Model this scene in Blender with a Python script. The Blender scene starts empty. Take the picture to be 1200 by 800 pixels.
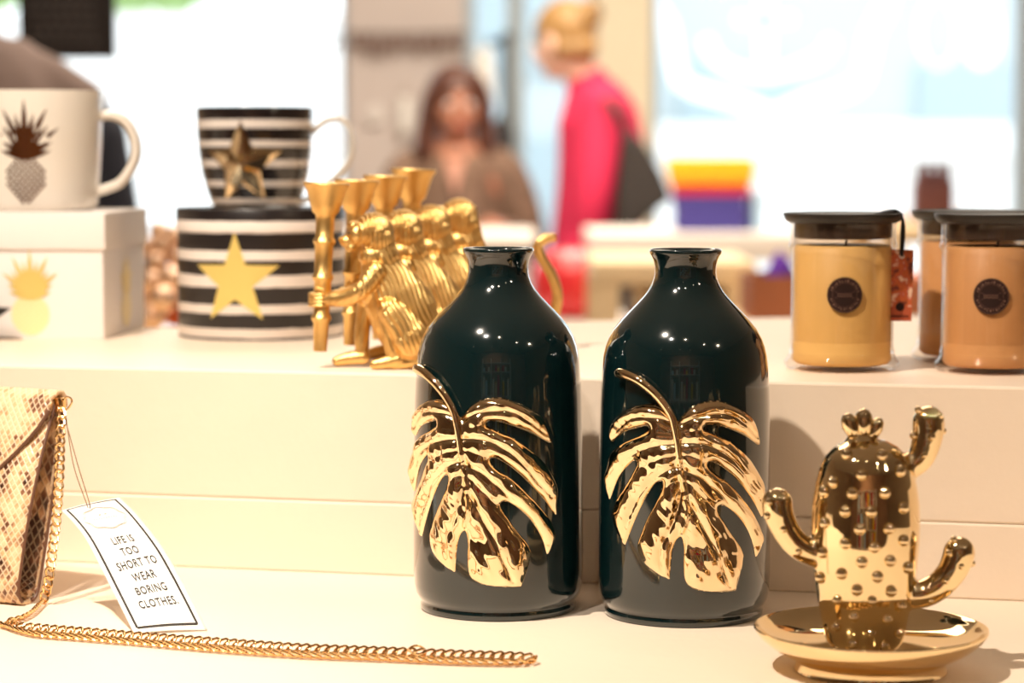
import bpy, bmesh, math, random
import numpy as np
from mathutils import Vector, Matrix, noise
random.seed(7)
S = bpy.context.scene
C = S.collection
PI = math.pi
R = math.radians

# ------------------------------------------------------------------ camera
F = 2833.3                      # focal length in pixels of the 1200 px wide frame (85 mm lens)
CAMZ = 1.215
PITCH = math.atan(225 / F)
cd = bpy.data.cameras.new('camera'); cam = bpy.data.objects.new('camera', cd); C.objects.link(cam)
cam.location = (0, 0, CAMZ); cam.rotation_euler = (PI / 2 - PITCH, 0, 0)
cd.lens = 85.0; cd.sensor_width = 36.0; cd.clip_start = .05; cd.clip_end = 200
cd.dof.use_dof = True; cd.dof.focus_distance = 1.60; cd.dof.aperture_fstop = 5.0
S.camera = cam

# ------------------------------------------------------------------ world, exposure
W = bpy.data.worlds.new('sky'); S.world = W; W.use_nodes = True
nt = W.node_tree; bg = nt.nodes['Background']
bg.inputs[0].default_value = (.90, .955, 1.0, 1); bg.inputs[1].default_value = 3.2
S.view_settings.view_transform = 'Standard'; S.view_settings.look = 'None'
S.view_settings.gamma = 1; S.view_settings.exposure = 0.0; S.view_settings.use_curve_mapping = False

KEY = dict(pos=(-.66, .95, 2.60), target=(-.02, 1.66, .97), power=180, color=(1, .875, .73))
LEFT = dict(pos=(-.42, .75, 2.35), target=(-.36, 1.62, .98), power=64, color=(1, .92, .83))
def spot_light(name, pos, target, power, color, size=R(75), blend=.6, rad=.02, kind='SPOT'):
    l = bpy.data.lights.new(name, kind); l.energy = power; l.color = color
    if kind == 'SPOT': l.spot_size = size; l.spot_blend = blend; l.shadow_soft_size = rad
    if kind == 'AREA': l.size = rad
    o = bpy.data.objects.new(name, l); C.objects.link(o); o.location = pos
    o.rotation_euler = (Vector(target) - Vector(pos)).to_track_quat('-Z', 'Y').to_euler()
    return o
spot_light('key_light', KEY['pos'], KEY['target'], KEY['power'], KEY['color'], R(95), .7, .018)
spot_light('left_light', LEFT['pos'], LEFT['target'], LEFT['power'], LEFT['color'], R(42), 1.0, .03)
spot_light('right_light', (1.5, .5, 2.35), (.3, 1.7, .95), 16, (1, .82, .6), R(70), .7, .02)
spot_light('ceiling_fill', (0, 4.3, 2.85), (0, 4.9, 0), 75, (1, .86, .68), kind='AREA', rad=2.0)
spot_light('shop_fill', (.3, 6.2, 2.85), (.3, 7.2, 0), 130, (1, .88, .72), kind='AREA', rad=1.6)
SMALL_LAMPS = [(-.35, -.6, 2.6), (.25, -.9, 2.6), (.9, .2, 2.5), (-1.6, -.3, 2.6), (.05, .35, 2.7), (1.7, -1.0, 2.6)]
spot_light('back_wall_light', (-.6, -1.0, 2.9), (-.3, -2.6, 1.3), 70, (1, .80, .60), R(120), .8, .05)  # added light, brightens the unseen back wall for reflections in the gold
for p in SMALL_LAMPS:
    spot_light('small_light', p, (p[0] * .8, p[1], 0), 9, (1, .84, .62), R(110), .8, .015)

# ------------------------------------------------------------------ helpers
def ray(x, y):
    a = (x - 600) / F; b = (400 - y) / F
    return (a, math.cos(PITCH) + b * math.sin(PITCH), -math.sin(PITCH) + b * math.cos(PITCH))
def at(x, y, Y):
    d = ray(x, y); t = Y / d[1]; return Vector((d[0] * t, Y, CAMZ + d[2] * t))
def on(x, y, z):
    d = ray(x, y); t = (z - CAMZ) / d[2]; return Vector((d[0] * t, d[1] * t, z))

def node(nt, kind, **k):
    n = nt.nodes.new(kind)
    for a, v in k.items():
        setattr(n, a, v)
    return n
def mat(name, col, rough=.5, metal=0, coat=0, noise_amt=0, noise_scale=8, bump=0, bump_scale=60, spec=.5, sheen=0, emit=None, es=1, coat_rough=.03):
    m = bpy.data.materials.new(name); m.use_nodes = True
    t = m.node_tree; b = t.nodes['Principled BSDF']
    b.inputs['Base Color'].default_value = (*col, 1)
    b.inputs['Roughness'].default_value = rough; b.inputs['Metallic'].default_value = metal
    b.inputs['Coat Weight'].default_value = coat; b.inputs['Coat Roughness'].default_value = coat_rough
    b.inputs['Specular IOR Level'].default_value = spec
    if sheen: b.inputs['Sheen Weight'].default_value = sheen
    if emit: b.inputs['Emission Color'].default_value = (*emit, 1); b.inputs['Emission Strength'].default_value = es
    tc = node(t, 'ShaderNodeTexCoord')
    if noise_amt:
        n = node(t, 'ShaderNodeTexNoise'); n.inputs['Scale'].default_value = noise_scale; n.inputs['Detail'].default_value = 5
        t.links.new(tc.outputs['Object'], n.inputs['Vector'])
        mx = node(t, 'ShaderNodeMix', data_type='RGBA')
        mx.inputs['A'].default_value = (*[c * (1 - noise_amt) for c in col], 1)
        mx.inputs['B'].default_value = (*[min(1, c * (1 + noise_amt)) for c in col], 1)
        t.links.new(n.outputs['Fac'], mx.inputs['Factor']); t.links.new(mx.outputs['Result'], b.inputs['Base Color'])
    if bump:
        n = node(t, 'ShaderNodeTexNoise'); n.inputs['Scale'].default_value = bump_scale; n.inputs['Detail'].default_value = 4
        t.links.new(tc.outputs['Object'], n.inputs['Vector'])
        bp = node(t, 'ShaderNodeBump'); bp.inputs['Strength'].default_value = bump; bp.inputs['Distance'].default_value = .002
        t.links.new(n.outputs['Fac'], bp.inputs['Height']); t.links.new(bp.outputs['Normal'], b.inputs['Normal'])
    return m
def setl(o, label=None, cat=None, group=None, kind=None):
    if label: o['label'] = label
    if cat: o['category'] = cat
    if group: o['group'] = group
    if kind: o['kind'] = kind
    return o
def thing(name, loc, label, cat, group=None, rz=0):
    o = bpy.data.objects.new(name, None); C.objects.link(o); o.location = loc; o.rotation_euler = (0, 0, rz)
    o.empty_display_size = .02
    return setl(o, label, cat, group)
def copy_tree(o, parent=None):
    c = o.copy(); C.objects.link(c); c.parent = parent
    for ch in list(o.children): copy_tree(ch, c)
    return c

class MB:
    def __init__(s): s.v = []; s.f = []; s.uv = None
    def add(s, vs, fs):
        n = len(s.v); s.v += [tuple(v) for v in vs]; s.f += [tuple(i + n for i in f) for f in fs]; return s
    def box(s, c, d, rot=None, bev=0):
        x, y, z = [q / 2 for q in d]
        if bev:
            bm = bmesh.new(); bmesh.ops.create_cube(bm, size=1)
            for v in bm.verts: v.co = Vector((v.co.x * d[0], v.co.y * d[1], v.co.z * d[2]))
            bmesh.ops.bevel(bm, geom=bm.edges[:], offset=bev, segments=3, affect='EDGES', profile=.5)
            bm.verts.index_update()
            vs = [v.co.copy() for v in bm.verts]; fs = [[v.index for v in f.verts] for f in bm.faces]; bm.free()
        else:
            vs = [Vector((a * x, b * y, g * z)) for a in (-1, 1) for b in (-1, 1) for g in (-1, 1)]
            fs = [(0, 1, 3, 2), (4, 6, 7, 5), (0, 4, 5, 1), (2, 3, 7, 6), (0, 2, 6, 4), (1, 5, 7, 3)]
        if rot is not None: vs = [rot @ v for v in vs]
        return s.add([v + Vector(c) for v in vs], fs)
    def lathe(s, prof, n=64, c=(0, 0, 0), rot=None, cap=True):
        vs = []
        for r, z in prof:
            for k in range(n):
                a = 2 * PI * k / n; vs.append(Vector((r * math.cos(a), r * math.sin(a), z)))
        fs = []
        for i in range(len(prof) - 1):
            for k in range(n):
                k2 = (k + 1) % n
                fs.append((i * n + k, i * n + k2, (i + 1) * n + k2, (i + 1) * n + k))
        if cap:
            fs.append(tuple(range(n - 1, -1, -1))); fs.append(tuple((len(prof) - 1) * n + k for k in range(n)))
        if rot is not None: vs = [rot @ v for v in vs]
        return s.add([v + Vector(c) for v in vs], fs)
    def tube(s, pts, rad, n=12, closed=False, cap=True, flat=1):
        pts = [Vector(p) for p in pts]; m = len(pts)
        if not hasattr(rad, '__len__'): rad = [rad] * m
        T = []
        for i in range(m):
            if closed: t = pts[(i + 1) % m] - pts[i - 1]
            else: t = pts[min(i + 1, m - 1)] - pts[max(i - 1, 0)]
            T.append(t.normalized())
        up = Vector((0, 0, 1)) if abs(T[0].z) < .9 else Vector((1, 0, 0))
        nn = (up - T[0] * up.dot(T[0])).normalized(); vs = []
        for i in range(m):
            nn = (nn - T[i] * nn.dot(T[i])).normalized(); b = T[i].cross(nn)
            for k in range(n):
                a = 2 * PI * k / n; vs.append(pts[i] + nn * (math.cos(a) * rad[i]) + b * (math.sin(a) * rad[i] * flat))
        fs = []
        for i in range(m if closed else m - 1):
            j = (i + 1) % m
            for k in range(n):
                k2 = (k + 1) % n; fs.append((i * n + k, i * n + k2, j * n + k2, j * n + k))
        if cap and not closed:
            fs.append(tuple(range(n - 1, -1, -1))); fs.append(tuple((m - 1) * n + k for k in range(n)))
        return s.add(vs, fs)
    def ell(s, c, r, rot=None, nu=20, nv=12):
        if not hasattr(r, '__len__'): r = (r, r, r)
        vs = [Vector((0, 0, r[2]))]
        for i in range(1, nv):
            th = PI * i / nv
            for k in range(nu):
                a = 2 * PI * k / nu; vs.append(Vector((r[0] * math.sin(th) * math.cos(a), r[1] * math.sin(th) * math.sin(a), r[2] * math.cos(th))))
        vs.append(Vector((0, 0, -r[2]))); L = len(vs) - 1
        fs = [(0, 1 + k, 1 + (k + 1) % nu) for k in range(nu)]
        for i in range(nv - 2):
            for k in range(nu):
                k2 = (k + 1) % nu; a = 1 + i * nu
                fs.append((a + k, a + nu + k, a + nu + k2, a + k2))
        a = 1 + (nv - 2) * nu
        fs += [(L, a + (k + 1) % nu, a + k) for k in range(nu)]
        if rot is not None: vs = [rot @ v for v in vs]
        return s.add([v + Vector(c) for v in vs], fs)
    def limb(s, pts, rad, n=16):            # rounded tapered chain
        s.tube(smooth_path(pts, 6), interp_list(rad, len(pts), 6), n)
        s.ell(pts[0], rad[0]); s.ell(pts[-1], rad[-1]); return s
    def prism(s, poly, h, M=None):
        n = len(poly); vs = [Vector((x, y, 0)) for x, y in poly] + [Vector((x, y, h)) for x, y in poly]
        if M is not None: vs = [M @ v for v in vs]
        fs = [tuple(range(n - 1, -1, -1)), tuple(range(n, 2 * n))] + [(i, (i + 1) % n, n + (i + 1) % n, n + i) for i in range(n)]
        return s.add(vs, fs)
    def mesh(s, name, m, smooth=True, angle=40):
        me = bpy.data.meshes.new(name); me.from_pydata(s.v, [], s.f); me.validate()
        if m: me.materials.append(m)
        if smooth:
            me.polygons.foreach_set('use_smooth', [True] * len(me.polygons))
            me.set_sharp_from_angle(angle=R(angle))
        me.update(); return me
    def build(s, name, m, parent=None, smooth=True, angle=40, loc=(0, 0, 0), fix=True):
        me = s.mesh(name, m, smooth, angle)
        if fix:
            bm = bmesh.new(); bm.from_mesh(me); bmesh.ops.recalc_face_normals(bm, faces=bm.faces[:]); bm.to_mesh(me); bm.free()
        o = bpy.data.objects.new(name, me); C.objects.link(o); o.parent = parent; o.location = loc
        return o
def smooth_path(pts, k=8, closed=False):
    pts = [Vector(p) for p in pts]; n = len(pts); out = []
    rng = n if closed else n - 1
    for i in range(rng):
        if closed: p0, p1, p2, p3 = pts[i - 1], pts[i], pts[(i + 1) % n], pts[(i + 2) % n]
        else: p0, p1, p2, p3 = pts[max(i - 1, 0)], pts[i], pts[i + 1], pts[min(i + 2, n - 1)]
        for j in range(k):
            t = j / k
            out.append(.5 * ((2 * p1) + (p2 - p0) * t + (2 * p0 - 5 * p1 + 4 * p2 - p3) * t * t + (3 * p1 - p0 - 3 * p2 + p3) * t ** 3))
    if not closed: out.append(pts[-1])
    return out
def interp_list(r, n, k):
    out = []
    for i in range(n - 1):
        for j in range(k): out.append(r[i] + (r[i + 1] - r[i]) * j / k)
    return out + [r[-1]]
def struct(name, mb, m, parent=None, smooth=False, kind='structure', bevel=0):
    o = mb.build(name, m, parent, smooth)
    if parent is None: o['kind'] = kind
    return o
def remeshed(mb, name, m, voxel, smooth_it=4, parent=None, post=None):
    """voxel-remesh the overlapping volumes into one continuous skin"""
    o = mb.build(name, m, None)
    rm = o.modifiers.new('r', 'REMESH'); rm.mode = 'VOXEL'; rm.voxel_size = voxel
    sm = o.modifiers.new('s', 'SMOOTH'); sm.iterations = smooth_it; sm.factor = .5
    dg = bpy.context.evaluated_depsgraph_get(); dg.update()
    me = bpy.data.meshes.new_from_object(o.evaluated_get(dg)); me.name = name
    bpy.data.objects.remove(o)
    if not me.materials: me.materials.append(m)
    if post: post(me)
    me.polygons.foreach_set('use_smooth', [True] * len(me.polygons)); me.update()
    o = bpy.data.objects.new(name, me); C.objects.link(o); o.parent = parent
    return o

# ------------------------------------------------------------------ materials
M = {}
M['gold'] = mat('polished_gold', (.95, .76, .46), .045, 1)
M['leafgold'] = mat('glazed_gold', (.96, .75, .47), .05, 1)
M['brushgold'] = mat('painted_gold', (.80, .52, .19), .36, 1, bump=.25, bump_scale=900)
M['chaingold'] = mat('chain_gold', (.95, .62, .28), .16, 1)
M['teal'] = mat('dark_teal_glaze', (.0018, .0105, .0120), .10, 0, 1.0, spec=.5, coat_rough=.02)
M['paint'] = mat('cream_painted_board', (.86, .72, .58), .48, noise_amt=.025, noise_scale=6, bump=.22, bump_scale=70, spec=.35)
M['paint_edge'] = mat('board_edge', (.86, .73, .52), .5)
M['white_ceramic'] = mat('white_ceramic', (.80, .74, .66), .22, 0, .3)
M['white_card'] = mat('white_card', (.84, .78, .74), .7)
M['blackcard'] = mat('black_card', (.015, .012, .012), .4)
M['goldprint'] = mat('gold_foil_print', (.88, .66, .20), .4, .35)
M['palegoldprint'] = mat('pale_gold_print', (.95, .80, .45), .5, .1)
M['copperprint'] = mat('dark_copper_foil', (.26, .10, .04), .22, .9)
M['paper'] = mat('paper', (.90, .87, .82), .7)
M['ink'] = mat('black_ink', (.03, .022, .015), .6)
M['faint_ink'] = mat('faint_silver_ink', (.45, .39, .32), .6)
M['lid'] = mat('dark_bronze_lid', (.022, .017, .013), .45, 0, noise_amt=.2, noise_scale=60)
M['seal'] = mat('dark_lid_plug', (.045, .025, .016), .5, noise_amt=.5, noise_scale=90)
M['yellow_wax'] = mat('yellow_wax', (.84, .53, .18), .5, noise_amt=.05, noise_scale=20)
M['orange_wax'] = mat('orange_wax', (.68, .35, .14), .5, noise_amt=.05, noise_scale=20)
M['label'] = mat('brown_label', (.022, .009, .007), .6, spec=.2)
M['label_print'] = mat('label_print', (.16, .075, .05), .5)
M['cord'] = mat('black_cord', (.012, .010, .010), .6)
M['twine'] = mat('brown_twine', (.22, .12, .05), .8)
M['redcard'] = mat('red_printed_card', (.42, .08, .03), .5)
def glass_mat(name, tint=(1, 1, 1), r=.03):
    m = bpy.data.materials.new(name); m.use_nodes = True; t = m.node_tree; t.nodes.clear()
    o = node(t, 'ShaderNodeOutputMaterial'); tr = node(t, 'ShaderNodeBsdfTransparent'); tr.inputs[0].default_value = (*tint, 1)
    g = node(t, 'ShaderNodeBsdfGlossy'); g.inputs['Roughness'].default_value = r
    fr = node(t, 'ShaderNodeFresnel'); geo = node(t, 'ShaderNodeNewGeometry'); io = node(t, 'ShaderNodeMath', operation='MULTIPLY_ADD'); t.links.new(geo.outputs['Backfacing'], io.inputs[0]); io.inputs[1].default_value = 1 / 1.45 - 1.45; io.inputs[2].default_value = 1.45; t.links.new(io.outputs[0], fr.inputs[0])
    mx = node(t, 'ShaderNodeMixShader'); t.links.new(fr.outputs[0], mx.inputs[0]); t.links.new(tr.outputs[0], mx.inputs[1]); t.links.new(g.outputs[0], mx.inputs[2])
    t.links.new(mx.outputs[0], o.inputs[0]); return m
M['thin_glass'] = glass_mat('jar_glass', (.97, .95, .93))
M['pane'] = glass_mat('window_glass', (.97, .99, 1))
def solid_glass():
    m = mat('thick_glass', (.95, .92, .88), .03); m.node_tree.nodes['Principled BSDF'].inputs['Transmission Weight'].default_value = 1; return m
M['solid_glass'] = solid_glass()

def stripes(name, stops, wob=.0012, dark=(.014, .010, .010), light=(.84, .76, .70), rough=.35, scale=45, coat=0):
    """black and white brush-painted bands by local height (metres)"""
    m = mat(name, light, rough, 0, coat); t = m.node_tree; b = t.nodes['Principled BSDF']
    tc = node(t, 'ShaderNodeTexCoord'); sx = node(t, 'ShaderNodeSeparateXYZ'); t.links.new(tc.outputs['Object'], sx.inputs[0])
    mp = node(t, 'ShaderNodeMapping'); mp.inputs['Scale'].default_value = (1, 1, 6); t.links.new(tc.outputs['Object'], mp.inputs[0])
    n = node(t, 'ShaderNodeTexNoise'); n.inputs['Scale'].default_value = scale; n.inputs['Detail'].default_value = 3; t.links.new(mp.outputs[0], n.inputs['Vector'])
    a = node(t, 'ShaderNodeMath', operation='MULTIPLY_ADD'); t.links.new(n.outputs['Fac'], a.inputs[0]); a.inputs[1].default_value = wob * 2; a.inputs[2].default_value = -wob
    s = node(t, 'ShaderNodeMath', operation='ADD'); t.links.new(sx.outputs[2], s.inputs[0]); t.links.new(a.outputs[0], s.inputs[1])
    mx = None; H = stops[-1]
    d = node(t, 'ShaderNodeMath', operation='DIVIDE'); t.links.new(s.outputs[0], d.inputs[0]); d.inputs[1].default_value = H
    r = node(t, 'ShaderNodeValToRGB'); r.color_ramp.interpolation = 'CONSTANT'; t.links.new(d.outputs[0], r.inputs[0])
    el = r.color_ramp.elements; el[0].position = 0; el[0].color = (*dark, 1); el[1].position = stops[0] / H; el[1].color = (*light, 1)
    k = 0
    for z in stops[1:-1]:
        e = el.new(z / H); e.color = (*(dark if k % 2 == 0 else light), 1); k += 1
    t.links.new(r.outputs[0], b.inputs['Base Color']); return m

def snake(shift=0.0, name='snakeskin_leather'):
    m = mat(name, (.7, .5, .3), .32, spec=.5); t = m.node_tree; b = t.nodes['Principled BSDF']
    uv = node(t, 'ShaderNodeUVMap'); sp = node(t, 'ShaderNodeSeparateXYZ'); t.links.new(uv.outputs[0], sp.inputs[0])
    def mth(op, a, c=None, d=None):
        n = node(t, 'ShaderNodeMath', operation=op)
        for i, q in enumerate((a, c, d)):
            if q is None: continue
            if isinstance(q, (int, float)): n.inputs[i].default_value = q
            else: t.links.new(q, n.inputs[i])
        return n.outputs[0]
    u = mth('MULTIPLY', sp.outputs[0], 190); v = mth('MULTIPLY', sp.outputs[1], 150)
    p = mth('ADD', u, v); q = mth('SUBTRACT', u, v)
    fp = mth('FRACT', p); fq = mth('FRACT', q)
    ep = mth('MINIMUM', fp, mth('SUBTRACT', 1, fp)); eq = mth('MINIMUM', fq, mth('SUBTRACT', 1, fq))
    e = mth('MINIMUM', ep, eq)
    line = mth('LESS_THAN', e, .13)
    cell = node(t, 'ShaderNodeCombineXYZ'); t.links.new(mth('FLOOR', p), cell.inputs[0]); t.links.new(mth('FLOOR', q), cell.inputs[1])
    wn = node(t, 'ShaderNodeTexWhiteNoise'); t.links.new(cell.outputs[0], wn.inputs[0])
    nz = node(t, 'ShaderNodeTexNoise'); nz.inputs['Scale'].default_value = 48; nz.inputs['Detail'].default_value = 3; t.links.new(uv.outputs[0], nz.inputs['Vector'])
    val = mth('ADD', mth('ADD', mth('MULTIPLY', nz.outputs['Fac'], 1.0), shift), mth('MULTIPLY', wn.outputs[0], .16))
    cr = node(t, 'ShaderNodeValToRGB'); t.links.new(val, cr.inputs[0]); el = cr.color_ramp.elements
    el[0].position = .52; el[0].color = (.80, .56, .33, 1); el[1].position = .78; el[1].color = (.045, .016, .008, 1)
    x = el.new(.60); x.color = (.66, .40, .20, 1); x = el.new(.68); x.color = (.22, .09, .045, 1)
    mx = node(t, 'ShaderNodeMix', data_type='RGBA'); t.links.new(mth('MULTIPLY', line, .6 if shift < .1 else .22), mx.inputs['Factor']); t.links.new(cr.outputs[0], mx.inputs['A']); mx.inputs['B'].default_value = (.93, .72, .48, 1)
    t.links.new(mx.outputs['Result'], b.inputs['Base Color'])
    bp = node(t, 'ShaderNodeBump'); bp.inputs['Strength'].default_value = .6; bp.inputs['Distance'].default_value = .0006
    t.links.new(mth('MINIMUM', mth('MULTIPLY', e, 5), 1), bp.inputs['Height']); t.links.new(bp.outputs[0], b.inputs['Normal'])
    return m
M['snake'] = snake(.02); M['snake_light'] = snake(-.045, 'pale_snakeskin'); M['snake_shaded'] = snake(.13, 'shaded_snakeskin')  # body and gusset skins darkened: flap and fold shade put into the colour
M['edge_leather'] = mat('dark_leather_edge', (.13, .055, .028), .5)

# ------------------------------------------------------------------ room shell
M['floor'] = mat('shop_floor', (.42, .34, .27), .5, noise_amt=.15, noise_scale=3)
M['ceil'] = mat('ceiling_paint', (.50, .44, .38), .8)
M['wallback'] = mat('brown_wall', (.42, .24, .15), .8, noise_amt=.2, noise_scale=2)
M['wallside'] = mat('side_wall_paint', (.44, .34, .25), .8)
M['frame'] = mat('window_frame_paint', (.42, .50, .56), .5)
M['column'] = mat('grey_plaster', (.66, .58, .55), .8, noise_amt=.05, noise_scale=3)
M['creamcol'] = mat('cream_plaster', (.92, .82, .62), .8)
XL, XR, YB, YF, ZT = -3.2, 3.4, -2.6, 9.0, 3.0
struct('floor', MB().box(((XL + XR) / 2, (YB + YF) / 2, -.05), (XR - XL, YF - YB, .1)), M['floor'])
struct('ceiling', MB().box(((XL + XR) / 2, (YB + YF) / 2, ZT + .05), (XR - XL, YF - YB, .1)), M['ceil'])
struct('wall_left', MB().box((XL - .05, (YB + YF) / 2, ZT / 2), (.1, YF - YB, ZT)), M['wallside'])
struct('wall_right', MB().box((XR + .05, (YB + YF) / 2, ZT / 2), (.1, YF - YB, ZT)), M['wallside'])
struct('wall_back', MB().box(((XL + XR) / 2, YB - .05, ZT / 2), (XR - XL + .2, .1, ZT)), M['wallback'])
def X9(px): return (px - 600) / F * YF
# storefront: grey pillar, cream pillar, frames and panes between them
wf = MB()
wf.box(((XL + XR) / 2, YF + .12, .10), (XR - XL + .2, .24, .20)); wf.box(((XL + XR) / 2, YF + .12, 2.85), (XR - XL + .2, .24, .30))
struct('wall_front', wf, M['creamcol'])
cols = MB(); cols.box(((X9(410) + X9(545)) / 2, YF + .05, 1.45), (X9(545) - X9(410), .36, 2.5)); struct('trim_1', cols, M['column'])
cols = MB(); cols.box(((X9(697) + X9(760)) / 2, YF + .02, 1.45), (X9(760) - X9(697), .30, 2.5)); struct('trim_2', cols, M['creamcol'])
def window(n, x0, x1, mull=()):
    w = MB(); t = .035
    for x in (x0 + t / 2, x1 - t / 2) + tuple(mull): w.box((x, YF + .10, 1.45), (t, .08, 2.5))
    for z in (.20 + t / 2, 2.70 - t / 2): w.box(((x0 + x1) / 2, YF + .10, z), (x1 - x0 - 2 * t, .08, t))
    o = struct('window_%d' % n, w, M['frame'])
    p = MB().box(((x0 + x1) / 2, YF + .10, 1.45), (x1 - x0 - 2 * t - .002, .006, 2.5 - 2 * t - .002)).build('pane', M['pane'], o, False)
    return o
window(1, XL, X9(410)); window(2, X9(545), X9(604)); window(3, X9(604), X9(697)); win4 = window(4, X9(760), X9(1203)); window(5, X9(1203), XR)

# ------------------------------------------------------------------ outdoors
M['street'] = mat('pale_paving', (.78, .76, .74), .8, noise_amt=.05)
M['fac'] = mat('pale_blue_facade', (.455, .515, .53), .8, noise_amt=.06, noise_scale=.5)
M['facdark'] = mat('facade_window', (.34, .42, .45), .3)
M['foliage'] = mat('foliage_green', (.30, .45, .16), .8, noise_amt=.4, noise_scale=3)
M['awn'] = mat('white_awning_cloth', (.85, .83, .80), .8)
struct('ground', MB().box((0, 22, -.17), (60, 26, .1)), M['street'])
b = thing('shop_building', (3.7, 21, -.12), 'pale blue grey building across the street seen through the right window', 'building')
MB().box((0, 0, 2.6), (5.6, 3, 5.2)).build('wall', M['fac'], b, False)
for i in range(3):
    for j in range(2):
        f = MB().box((-1.9 + 1.9 * i, -1.53, 1.35 + 2.3 * j), (.9, .08, 1.3)).build('window', M['facdark'], b, False)
aw = MB()
aw.box((0, -1.95, 1.42), (5.2, .9, .05), Matrix.Rotation(R(14), 3, 'X')); aw.build('awning', M['awn'], b, False)
MB().box((0, -2.0, .68), (5.3, .06, 1.36)).build('glare_panel', M['awn'], b, False)  # added white panel standing in for the overexposed street
b2 = thing('shop_building', (-.25, 20, -.12), 'slate blue narrow building seen between the seated woman and the woman in pink', 'building')
MB().box((0, 0, 2.4), (1.9, 2, 4.8)).build('wall', M['fac'], b2, False)
for z in (.9, 2.4, 3.8): MB().box((.35, -1.02, z), (.7, .06, 1.0)).build('window', M['facdark'], b2, False)
def tree(x, y, h, r, label):
    t = thing('street_tree', (x, y, -.12), label, 'tree')
    MB().tube([(0, 0, 0), (.05, 0, h * .5), (0, 0, h)], [.12, .09, .05], 10).build('trunk', M['twine'], t)
    f = MB()
    for k in range(22):
        a = random.random() * 2 * PI; q = random.random() * r
        f.ell((q * math.cos(a), q * math.sin(a) * .6, h + random.uniform(-.35, .6) * r), random.uniform(.28, .5) * r, nu=9, nv=6)
    f.build('crown', M['foliage'], t)
gw = MB().box((-3.2, 16.0, .99), (5.2, .2, 2.22)).build('glare_wall', M['awn'], None, False)  # added wall: hides the tree trunks and keeps the left window glaring white
setl(gw, 'long white wall added to fill the left window with bright white', 'wall')
tree(-2.4, 17, 2.62, .5, 'green street tree behind the top of the left window')
tree(-3.72, 17, 2.62, .42, 'green street tree left of the hanging black chalkboard')

# ------------------------------------------------------------------ stepped display counter
ZL, ZM, ZU = .90, .9535, 1.0505
def rl(x, off=0): return 1.7557 - .2314 * x + off      # front line of the risers on the counter
def block(x0, x1, z0, z1, yf0, yf1, yb0, yb1):
    return [(x0, yf0, z0), (x1, yf1, z0), (x1, yb1, z0), (x0, yb0, z0), (x0, yf0, z1), (x1, yf1, z1), (x1, yb1, z1), (x0, yb0, z1)], \
           [(3, 2, 1, 0), (4, 5, 6, 7), (0, 1, 5, 4), (1, 2, 6, 5), (2, 3, 7, 6), (3, 0, 4, 7)]
def bevelled(name, vf, m, w=.0015):
    o = MB().add(*vf).build(name, m, None, False); bv = o.modifiers.new('b', 'BEVEL'); bv.width = w; bv.segments = 2; bv.limit_method = 'ANGLE'; return o
def backline(x): return 2.3113 + .2249 * x
t = thing('display_counter', (0, 1.7, 0), 'wide cream painted shop counter carrying vases, gold cactus and snakeskin bag', 'counter')
def child(o, par): o.parent = par; o.matrix_parent_inverse = Matrix.Translation(-Vector(par.location)); return o
c_ = bevelled('counter_top', block(-1.0, 1.0, .86, ZL, 1.30, .98, 2.30, 2.30), M['paint'], .003); child(c_, t)
c_ = bevelled('counter_base', block(-.97, .97, .0, .86, 1.34, 1.02, 2.2, 2.2), M['paint'], .002); child(c_, t)
o = bevelled('plinth_board', block(-.95, .95, ZL, ZM, rl(-.95, -.002), rl(.95, -.002), rl(-.95, .2), rl(.95, .6)), M['paint'])
setl(o, 'low cream board forming the bottom step behind the two vases', 'plinth')
o = bevelled('riser_block', block(-.95, .95, ZM, ZU, rl(-.95), rl(.95), backline(-.95), backline(.95)), M['paint'], .002)
setl(o, 'tall cream display block forming the upper shelf under the candles and mugs', 'plinth')

# ------------------------------------------------------------------ teal vases with gold leaf relief
VR = .0578
VPROF = [(.0, .0015), (.050, .0015), (.0525, .0), (.0538, .0012), (.0538, .0045), (.0530, .0058), (.0533, .007), (.0552, .0088), (.0570, .0125), (.0580, .018), (.0585, .028), (.0585, .06), (.0580, .11), (.0573, .145),
         (.0567, .158), (.0560, .168), (.0550, .1765), (.0536, .1825), (.0516, .188), (.0480, .1945), (.0432, .2005), (.0380, .2060), (.0330, .2110), (.0288, .2155), (.0255, .2195), (.0229, .2240), (.0212, .2285), (.0206, .2325), (.0207, .2365),
         (.0216, .2405), (.0231, .2436), (.0241, .2450), (.0244, .2462), (.0242, .2474), (.0234, .2482), (.0226, .2480), (.0214, .2466), (.0200, .2435), (.0180, .237), (.0175, .228), (.021, .215), (.035, .198), (.050, .18), (.050, .02), (.0, .018)]
V2 = on(801, 718, ZL); V1 = on(584, 711, ZL)
def catmull(P, k=4):
    out = []
    for i in range(len(P) - 1):
        p0, p1, p2, p3 = P[max(i - 1, 0)], P[i], P[i + 1], P[min(i + 2, len(P) - 1)]
        for j in range(k):
            t = j / k
            out.append(tuple(.5 * ((2 * p1[a]) + (p2[a] - p0[a]) * t + (2 * p0[a] - 5 * p1[a] + 4 * p2[a] - p3[a]) * t * t + (3 * p1[a] - p0[a] - 3 * p2[a] + p3[a]) * t ** 3) for a in (0, 1)))
    return out + [P[-1]]
def cyl(px, py, cen=V2, r=VR + .002):       # photo point -> (arc length, height) on the vase wall
    d = ray(px, py); a = d[0] ** 2 + d[1] ** 2; b = -2 * (d[0] * cen[0] + d[1] * cen[1]); c = cen[0] ** 2 + cen[1] ** 2 - r * r
    D = max(0, b * b - 4 * a * c); t = (-b - math.sqrt(D)) / (2 * a)
    x, y, z = d[0] * t - cen[0], d[1] * t - cen[1], CAMZ + d[2] * t - ZL
    return (math.atan2(x, -y) * VR, z)
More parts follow.
